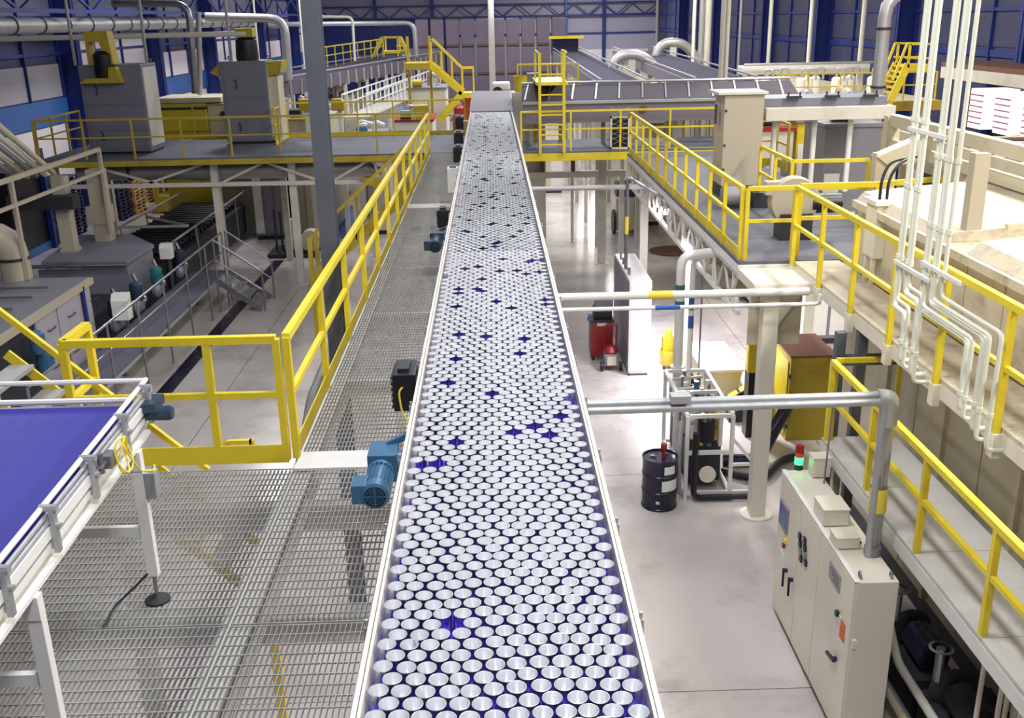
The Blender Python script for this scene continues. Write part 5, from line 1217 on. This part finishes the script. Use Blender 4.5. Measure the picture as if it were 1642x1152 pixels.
long_conveyor('long grey elevated conveyor slanting away behind the left mezzanine', (-9.2, 40, 5.45), (-4.2, 64, 5.6), 2.6, 0.55, 'tunnel_top', 'belt_dark', 8, rollers=22)
guardrail('yellow guardrail along the far side of the grey elevated conveyor', [(-8.2, 50, 5.6), (-6.3, 62, 5.75)], spacing=1.3, h=0.9, w=0.05, toe=False, drop=0.35)
guardrail('white guardrail along the lower side of the grey elevated conveyor', [(-5.2, 43, 3.9), (-3.0, 62, 4.1)], spacing=0.9, h=0.9, w=0.05, mt='white', toe=False)
guardrail('second white guardrail under the grey elevated conveyor', [(-6.2, 43, 3.9), (-4.0, 62, 4.1)], spacing=0.9, h=0.9, w=0.05, mt='white', toe=False)
t = T('service_walkway', 'narrow pale service walkway between white rails behind the left mezzanine', 'walkway', (-5, 50, 3.8))
O('deck', MB().bar((-5.7, 43, 3.85), (-3.5, 62, 4.05), 1.05, 0.08), 'white_old', t)
for k in (0.05, 0.35, 0.65, 0.95):
    p = V((-5.7, 43, 3.8)).lerp(V((-3.5, 62, 4.0)), k); O('leg', B(p.x-0.08, p.x+0.08, p.y-0.08, p.y+0.08, 0, p.z), 'white', t)
# yellow crossover stair on top
t = T('crossover_stair', 'yellow crossover stair frame on top of the grey elevated conveyor', 'stair', P(630, 88, y=58))
a = P(612, 60, y=58); b = P(641, 60, y=58); c = P(606, 92, y=58); d = P(651, 92, y=58)
for yy in (57.6, 59.0):
    O('handrail', MB().bar((a.x, yy, a.z), (b.x, yy, b.z), 0.08), 'yellow', t)
    O('stair_rail', MB().bar((a.x, yy, a.z), (c.x-0.3, yy, c.z), 0.09), 'yellow', t)
    O('stair_rail', MB().bar((b.x, yy, b.z), (d.x+0.2, yy, d.z), 0.09), 'yellow', t)
    for x in (a.x+0.1, b.x-0.1): O('post', MB().bar((x, yy, a.z), (x, yy, 5.8), 0.08), 'yellow', t)
O('deck', B(a.x, b.x, 57.6, 59.0, a.z-0.85, a.z-0.72), 'yellow', t)
for i in range(3): O('tread', B(d.x-0.5+i*0.15, d.x-0.2+i*0.15, 57.7, 58.9, 6.3-i*0.25, 6.35-i*0.25), 'yellow', t)
# yellow stair down to the conveyor end
t = T('yellow_stair', 'yellow zigzag stair left of the far end of the can conveyor', 'stair', (-2, 42, 0))
a = P(686, 100, y=42); b = P(742, 148, y=42); c = P(706, 192, y=42); e = P(760, 152, y=42)
for yy in (41.6, 42.6):
    O('stringer', MB().bar((a.x, yy, a.z), (b.x, yy, b.z), 0.06, 0.25), 'yellow', t)
    O('stringer', MB().bar((b.x, yy, b.z), (c.x, yy, c.z), 0.06, 0.28), 'yellow', t)
    O('handrail', MB().bar((a.x+0.2, yy, a.z+0.9), (b.x, yy, b.z+0.95), 0.06), 'yellow', t)
    O('handrail', MB().bar((b.x, yy, b.z+0.95), (e.x, yy, b.z+0.95), 0.06), 'yellow', t)
    for x in (b.x, e.x): O('post', MB().bar((x, yy, b.z), (x, yy, b.z+0.95), 0.05), 'yellow', t)
    for k in (0.1, 0.4, 0.7): q = a.lerp(b, k); O('baluster', MB().bar((q.x, yy, q.z), (q.x, yy, q.z+0.9), 0.04), 'yellow', t)
for i in range(7): q = a.lerp(b, (i+0.5)/7); O('tread', B(q.x-0.12, q.x+0.12, 41.6, 42.6, q.z-0.02, q.z+0.02), 'yellow_old_dim', t)
for i in range(6): q = b.lerp(c, (i+0.5)/6); O('tread', B(q.x-0.12, q.x+0.12, 41.6, 42.6, q.z-0.02, q.z+0.02), 'yellow_old_dim', t)
O('landing', B(b.x, e.x, 41.6, 42.6, b.z-0.2, b.z), 'yellow', t)
O('top_platform', B(a.x-0.9, a.x+0.1, 41.4, 43.0, a.z-0.25, a.z), 'yellow_old_dim', t)
for x in (a.x-0.85, a.x+0.05): O('platform_post', B(x-0.05, x+0.05, 42.8, 42.95, 0, a.z+1.0), 'yellow_old_dim', t)
O('landing_leg', B(e.x-0.12, e.x, 42.45, 42.6, 0, b.z-0.2), 'yellow', t)
O('orange_panel', MB().prism([(b.x-0.6, b.z-1.2), (e.x, b.z-1.2), (e.x, b.z-0.25), (b.x+0.1, b.z-0.25)], 42.7, 42.8), 'orange', t)
O('red_drum', MB().lathe([(0.25, 0), (0.25, 0.5), (0.1, 0.62)], (P(738, 190, y=41.3).x, 41.3, 3.8), 14, cap0=True, cap1=True), 'red', t, smooth=True)
O('drum_stand', B(P(738, 190, y=41.3).x-0.3, P(738, 190, y=41.3).x+0.3, 41.0, 41.6, 0, 3.8), 'brown', t)
# pale machines behind the left mezzanine
machine('white panelled machine block left of the yellow zigzag stair', -3.5, -1.9, 43.5, 46, 4.9, 'white', 3)
machine('bright white machine behind the mezzanine rail beside the service walkway', -5.2, -4.0, 37.5, 40, 3.6, 'white', 4)
machine('white machine with red trim behind the left mezzanine', -3.6, -2.2, 38, 40.5, 4.1, 'white', 5, top='red')
machine('cream machine with pipes under the grey elevated conveyor', -7.6, -6.0, 37.5, 40.5, 4.3, 'beige', 6, 5)
machine('grey machine with a dark window under the grey elevated conveyor', -8.9, -7.75, 37.0, 39.6, 4.9, 'grey_paint', 7, 4)
machine('dull beige machine cabinet further under the grey elevated conveyor', -8.3, -6.7, 46, 51, 4.3, 'beige', 8, 5)
machine('low white machine under the left mezzanine near the blue floor patch', -4.7, -3.55, 41, 43, 1.6, 'white', 9, 2)
machine('low white machine with a blue motor under the mezzanine', -8.4, -6.9, 41, 43, 1.8, 'white', 10, 3)
machine('yellow press cabinet far under the left mezzanine', -5.0, -3.9, 47, 49, 2.2, 'yellow_old_dim', 11, 2)
for k, (x, y) in enumerate(((-6.6, 36.5), (-5.4, 36.3), (-2.5, 36.6))):
    t = T('yellow_hopper', ('yellow hopper box on a white stand nearest the grey cabinet', 'yellow hopper box on a white stand in the middle behind the mezzanine', 'yellow hopper box on a white stand nearest the zigzag stair')[k], 'hopper', (x, y, 0))
    O('box', MB().prism([(x-0.22, 4.7), (x+0.22, 4.7), (x+0.22, 4.95), (x+0.12, 5.1), (x-0.22, 5.1)] if k < 2 else [(x-0.2, 4.3), (x+0.2, 4.3), (x+0.3, 4.8), (x-0.3, 4.8)], y, y+0.5), 'yellow_old_dim', t, bevel=0.03)
    O('stand', B(x-0.08, x+0.08, y+0.3, y+0.45, 0, 4.7 if k < 2 else 4.3), 'white', t)

# right: dark belts running away, frames and machines
long_conveyor('dark belt conveyor running away behind the grey cross tunnel', (4.3, 33.2, 5.5), (4.4, 60, 5.75), 1.5, 0.5, 'tunnel', 'belt_dark', 6, rollers=14)
t = T('conveyor_head', 'dark blue conveyor head with a yellow rail at the far end of the dark belt', 'conveyor head', (4.3, 60, 5.5))
O('hood', B(3.6, 5.1, 60, 61.5, 5.6, 6.5), 'belt_dark', t, bevel=0.05)
O('yellow_rail', B(3.4, 5.4, 59.8, 59.95, 6.5, 6.65), 'yellow', t)
O('leg', B(4.1, 4.5, 60.5, 61, 0, 5.6), 'galv', t)
long_conveyor('second dark belt conveyor right of the first behind the tunnel', (7.6, 33.2, 5.5), (7.4, 54, 5.9), 2.0, 0.4, 'tunnel', 'belt_dark', 5)
for k, (x, y, z) in enumerate(((6.0, 44, 5.6), (8.8, 50, 5.9))):
    t = T('duct_bend', ('curved grey duct bend between the dark belts', 'second curved grey duct bend beyond the dark belts')[k], 'duct', (x, y, 0))
    O('bend', MB().path([(x-0.9, y, z-0.6), (x-0.7, y, z+0.5), (x+0.5, y, z+0.55), (x+1.3, y, z-0.4)], 0.22, 12, 0.6), 'duct', t, smooth=True)
    O('stand', B(x-0.15, x+0.15, y-0.1, y+0.1, 0, z+0.4), 'white_old', t)
# cream long platform with white drums at the back right
t = T('cream_platform', 'long cream topped platform carrying white cylinders at the back right', 'platform', (10.5, 34, 0))
O('deck', MB().prism([(9.0, 33), (14.6, 33), (14.2, 48), (8.6, 48)], 4.7, 4.9, 'z'), 'cream', t)
O('edge', MB().bar((8.95, 33, 4.75), (8.6, 48, 4.75), 0.08, 0.3), 'yellow_old_dim', t)
O('front_edge', MB().bar((9.0, 32.95, 4.75), (14.6, 32.95, 4.75), 0.08, 0.3), 'yellow_old_dim', t)
for x in (9.3, 11.8, 14.2):
    for y in (33.5, 40, 47): O('leg', B(x-0.1, x+0.1, y-0.1, y+0.1, 0, 4.7), 'white_old', t)
guardrail('dull yellow guardrail along the front of the cream platform at the back right', [(9.2, 33.1, 4.9), (14.4, 33.1, 4.9)], spacing=1.1, w=0.045, toe=False, h=0.9)
cyl0 = None
for i in range(11):
    x = 9.6+i*0.42; y = 36.0+(i % 3)*0.5
    if cyl0 is None:
        cyl0 = T('white_cylinder', 'white upright cylinder with a curved pipe on the cream platform', 'cylinder', (x, y, 4.9), 'white cylinders on the cream platform')
        O('vessel', MB().lathe([(0.17, 0), (0.17, 0.55), (0.1, 0.62)], (x, y, 4.9), 12, cap0=True, cap1=True), 'white', cyl0, smooth=True)
        O('pipe', MB().path([(x, y, 5.5), (x, y, 5.8), (x+0.2, y-0.2, 5.8), (x+0.2, y-0.2, 5.4)], 0.045, 8, 0.1), 'duct', cyl0, smooth=True)
    else: dup(cyl0, (x, y, 4.9))
t = T('long_header', 'long white header pipe box above the cylinders at the back right', 'header', (12, 38, 4.9))
O('header', B(9.4, 14.2, 38.5, 39.3, 5.5, 5.82), 'white', t, bevel=0.05)
O('rail', MB().tube((9.4, 38.3, 5.88), (14.2, 38.3, 5.88), 0.05, 8), 'duct', t, smooth=True)
for x in (9.6, 11.8, 14.0): O('leg', B(x-0.07, x+0.07, 38.8, 38.95, 4.9, 5.5), 'white', t)
# vertical pipes at the back right
for u, v1, y, r, mt_, l in ((1110, 112, 48, 0.08, 'pipe_white', 'thin white pipe standing at the left corner of the cream platform'), (1122, 115, 50, 0.13, 'duct', 'grey pipe standing beside the thin white pipe at the back right'), (1132, 112, 50, 0.17, 'white_old', 'pale duct standing at the back right behind the cream platform'),
                            (1158, 120, 32.7, 0.13, 'white_old', 'thick pale pipe standing above the duct tower'), (1164, 120, 32.5, 0.055, 'pipe_white', 'thin white pipe next to the thick pale pipe above the duct tower'), (1052, 105, 70, 0.1, 'duct', 'thin grey pipe standing by the back right corner'), (1184, 110, 60, 0.1, 'duct', 'slim grey pipe before the right wall near the cylinders'),
                            (1232, 95, 50, 0.1, 'pipe_white', 'slim white pipe before the right wall above the header'), (1296, 98, 46, 0.1, 'pipe_white', 'slim white pipe in the middle of the right wall above the header'), (1378, 105, 42, 0.1, 'pipe_white', 'slim white pipe near the right end of the header')):
    p = P(u, v1, y=y)
    pipe('upright_pipe', l, 'pipe', [V((p.x, y, 0)), V((p.x, y, ROOF))], r, mt_, n=10)
# big elbow pipe
xe = P(1416, 60, y=24.0).x
t = pipe('elbow_duct', 'grey elbow pipe curving to the right above the box duct', 'duct', [V((xe, 24.0, 4.3)), V((xe, 24.0, 8.1)), V((15, 24.0, 8.1))], 0.15, 'duct', n=16, bend=0.55)
for z in (6.0, 7.3): O('collar', MB().lathe([(0.15, -0.025), (0.18, -0.025), (0.18, 0.025), (0.15, 0.025)], (xe, 24.0, z), 16), 'dark', t)
O('stand', B(xe-0.15, xe+0.15, 23.85, 24.15, 0, 4.3), 'white_old', t)
# yellow stair at the right
t = T('yellow_stair', 'steep yellow stair with a top landing right of the grey elbow pipe', 'stair', (12, 31, 0))
a = P(1420, 160, y=31); b = P(1446, 70, y=31); c = P(1486, 70, y=31); d = P(1448, 102, y=31); e = P(1486, 108, y=31)
for yy in (30.6, 31.5):
    O('stringer', MB().bar((a.x, yy, a.z), (d.x, yy, d.z), 0.06, 0.22), 'yellow', t)
    O('handrail', MB().bar((a.x, yy, a.z+0.6), (b.x, yy, b.z), 0.06), 'yellow', t)
    O('top_rail', MB().bar((b.x, yy, b.z), (c.x, yy, c.z), 0.06), 'yellow', t)
    O('mid_rail', MB().bar((b.x, yy, b.z-0.4), (c.x, yy, c.z-0.4), 0.05), 'yellow', t)
    for x in (d.x, e.x): O('post', MB().bar((x, yy, d.z-0.1), (x, yy, b.z), 0.06), 'yellow', t)
    O('lower_stringer', MB().bar((a.x, yy, a.z), (a.x-0.5, yy, 0), 0.06, 0.2), 'yellow', t)
O('landing', B(d.x, e.x, 30.6, 31.5, d.z-0.2, d.z-0.02), 'yellow', t)
O('landing_leg', B(e.x-0.1, e.x, 31.3, 31.4, 0, d.z-0.2), 'yellow', t)
for i in range(7): q = a.lerp(d, (i+0.5)/7); O('tread', B(q.x-0.12, q.x+0.12, 30.6, 31.5, q.z-0.02, q.z+0.02), 'yellow', t)

# cream beam frames on the far side of the big machine
t = T('beam_frame', 'cream welded beam frame with a slanting arm behind the white pipes', 'frame', (7.6, 16.5, ZW))
a = P(1412, 245, y=16.5); b = P(1490, 222, y=16.5)
O('front_leg', B(a.x-0.1, a.x+0.12, 16.4, 16.6, 0, a.z), 'cream', t, bevel=0.01)
O('arm', MB().prism([(a.x-0.1, a.z-0.05), (a.x+0.12, a.z+0.05), (b.x, b.z+0.1), (b.x, b.z-0.35), (a.x+0.1, a.z-0.2)], 16.35, 16.65), 'cream', t)
a2 = P(1432, 185, y=18.2)
O('rear_leg', B(a2.x-0.12, a2.x+0.12, 18.1, 18.3, 0, a2.z), 'cream', t, bevel=0.01)
O('long_beam', MB().bar((a2.x, 18.2, a2.z-0.08), (a2.x, 8.5, a2.z-0.08), 0.16, 0.2), 'cream', t)
O('lower_beam', MB().bar((a2.x, 18.2, a2.z-0.5), (a2.x, 8.5, a2.z-0.5), 0.14, 0.16), 'cream', t)
O('cross_arm', MB().prism([(7.3, 5.75), (10.5, 6.3), (10.5, 6.0), (7.3, 5.5)], 11.3, 11.6), 'cream', t)
O('near_post', B(9.6, 9.85, 11.2, 11.5, 5.4, 6.4), 'cream', t)
for y in (9.0, 12.5, 15.5): O('brace', MB().bar((a2.x, y, a2.z-0.5), (a2.x, y, a2.z-0.08), 0.1), 'cream', t)
O('support_post', B(a2.x-0.1, a2.x+0.1, 15.2, 15.4, 0, a2.z-0.5), 'cream', t)
t = T('roller_table', 'dark topped cream roller table behind the beam frame at the right', 'machine', (11, 22, 0))
O('table', B(10.6, 14.5, 16.5, 26.5, 3.9, 4.5), 'cream', t, bevel=0.02)
for y in np.arange(17, 26.3, 1.2): O('slot', B(10.8, 14.2, y, y+0.55, 4.5, 4.53), 'dark', t)
O('side_beam', B(10.5, 10.62, 16.4, 26.6, 4.4, 4.75), 'cream', t)
for x in (10.8, 12.5, 14.2):
    for y in (16.8, 26.2): O('leg', B(x-0.1, x+0.1, y-0.1, y+0.1, 0, 3.9), 'cream', t)
guardrail('yellow guardrail along the roller table near the right wall', [(14.4, 14.0, 4.4), (14.4, 27, 4.4)], spacing=2.0, w=0.06, toe=False, drop=4.4, h=0.9)
t = T('lit_rack', 'lit white rack of shelves with a pale canopy near the right wall', 'rack', (15.5, 26, 0))
O('canopy', B(14.9, 16.6, 17, 34, 5.55, 5.9), 'white_old', t)
O('canopy_top', B(14.9, 16.6, 17, 34, 5.9, 6.05), 'brown', t)
for i in range(9):
    y = 18+i*1.7
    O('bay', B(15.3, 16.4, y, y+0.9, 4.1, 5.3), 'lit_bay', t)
    for z in (4.25, 4.42, 4.59, 4.76, 4.93, 5.1): O('shelf_line', B(15.26, 15.3, y, y+0.9, z, z+0.04), 'shelf_pink', t)
for y in (17.3, 25, 33.7): O('post', B(16.3, 16.5, y-0.1, y+0.1, 0, 5.55), 'blue_steel', t)
O('dark_back', B(16.5, 16.6, 17, 34, 0, 5.55), 'black', t)
# machines on and under the platforms at the right
machine('red and white mixing machine behind the right platform rails', 7.0, 7.95, 26.6, 28.2, 4.75, 'white_old', 21, 3, top='red')
machine('yellow cabinet machine behind the right platform rails', 8.15, 9.1, 27.0, 28.8, 4.9, 'yellow', 22, 3)
machine('white cabinet machine beside the yellow cabinet behind the right platform', 9.2, 10.0, 27.0, 28.6, 4.9, 'white', 23, 3)
machine('grey tank machine behind the box duct legs on the right', 7.6, 8.9, 23.0, 24.6, 5.2, 'grey_paint', 24, 2)
machine('white machine with pipes beyond the cross platform on the floor', 1.6, 3.2, 46, 49, 3.2, 'white', 25, 4)
machine('cream machine under the dark belts beyond the cross platform', 5.25, 6.4, 38, 42, 3.8, 'cream', 26, 4)
machine('yellow machine under the second dark belt at the back', 7.3, 8.8, 44, 47, 4.3, 'yellow', 27, 3)
machine('wide white machine far behind the cross platform', 0.9, 3.3, 54, 60, 3.6, 'white_old', 28, 4)
machine('cream machine line far behind the duct bends', 6.4, 9.6, 58, 66, 3.9, 'cream', 29, 6, top='cream')
machine('beige machine line at the far right by the back wall', 10.5, 14.5, 62, 74, 3.4, 'beige', 30, 6, top='white_old')
machine('long low machine at the far back beyond the dark belt head', 7.0, 11.0, 76, 84, 3.0, 'white_old', 31, 6, top='cream')
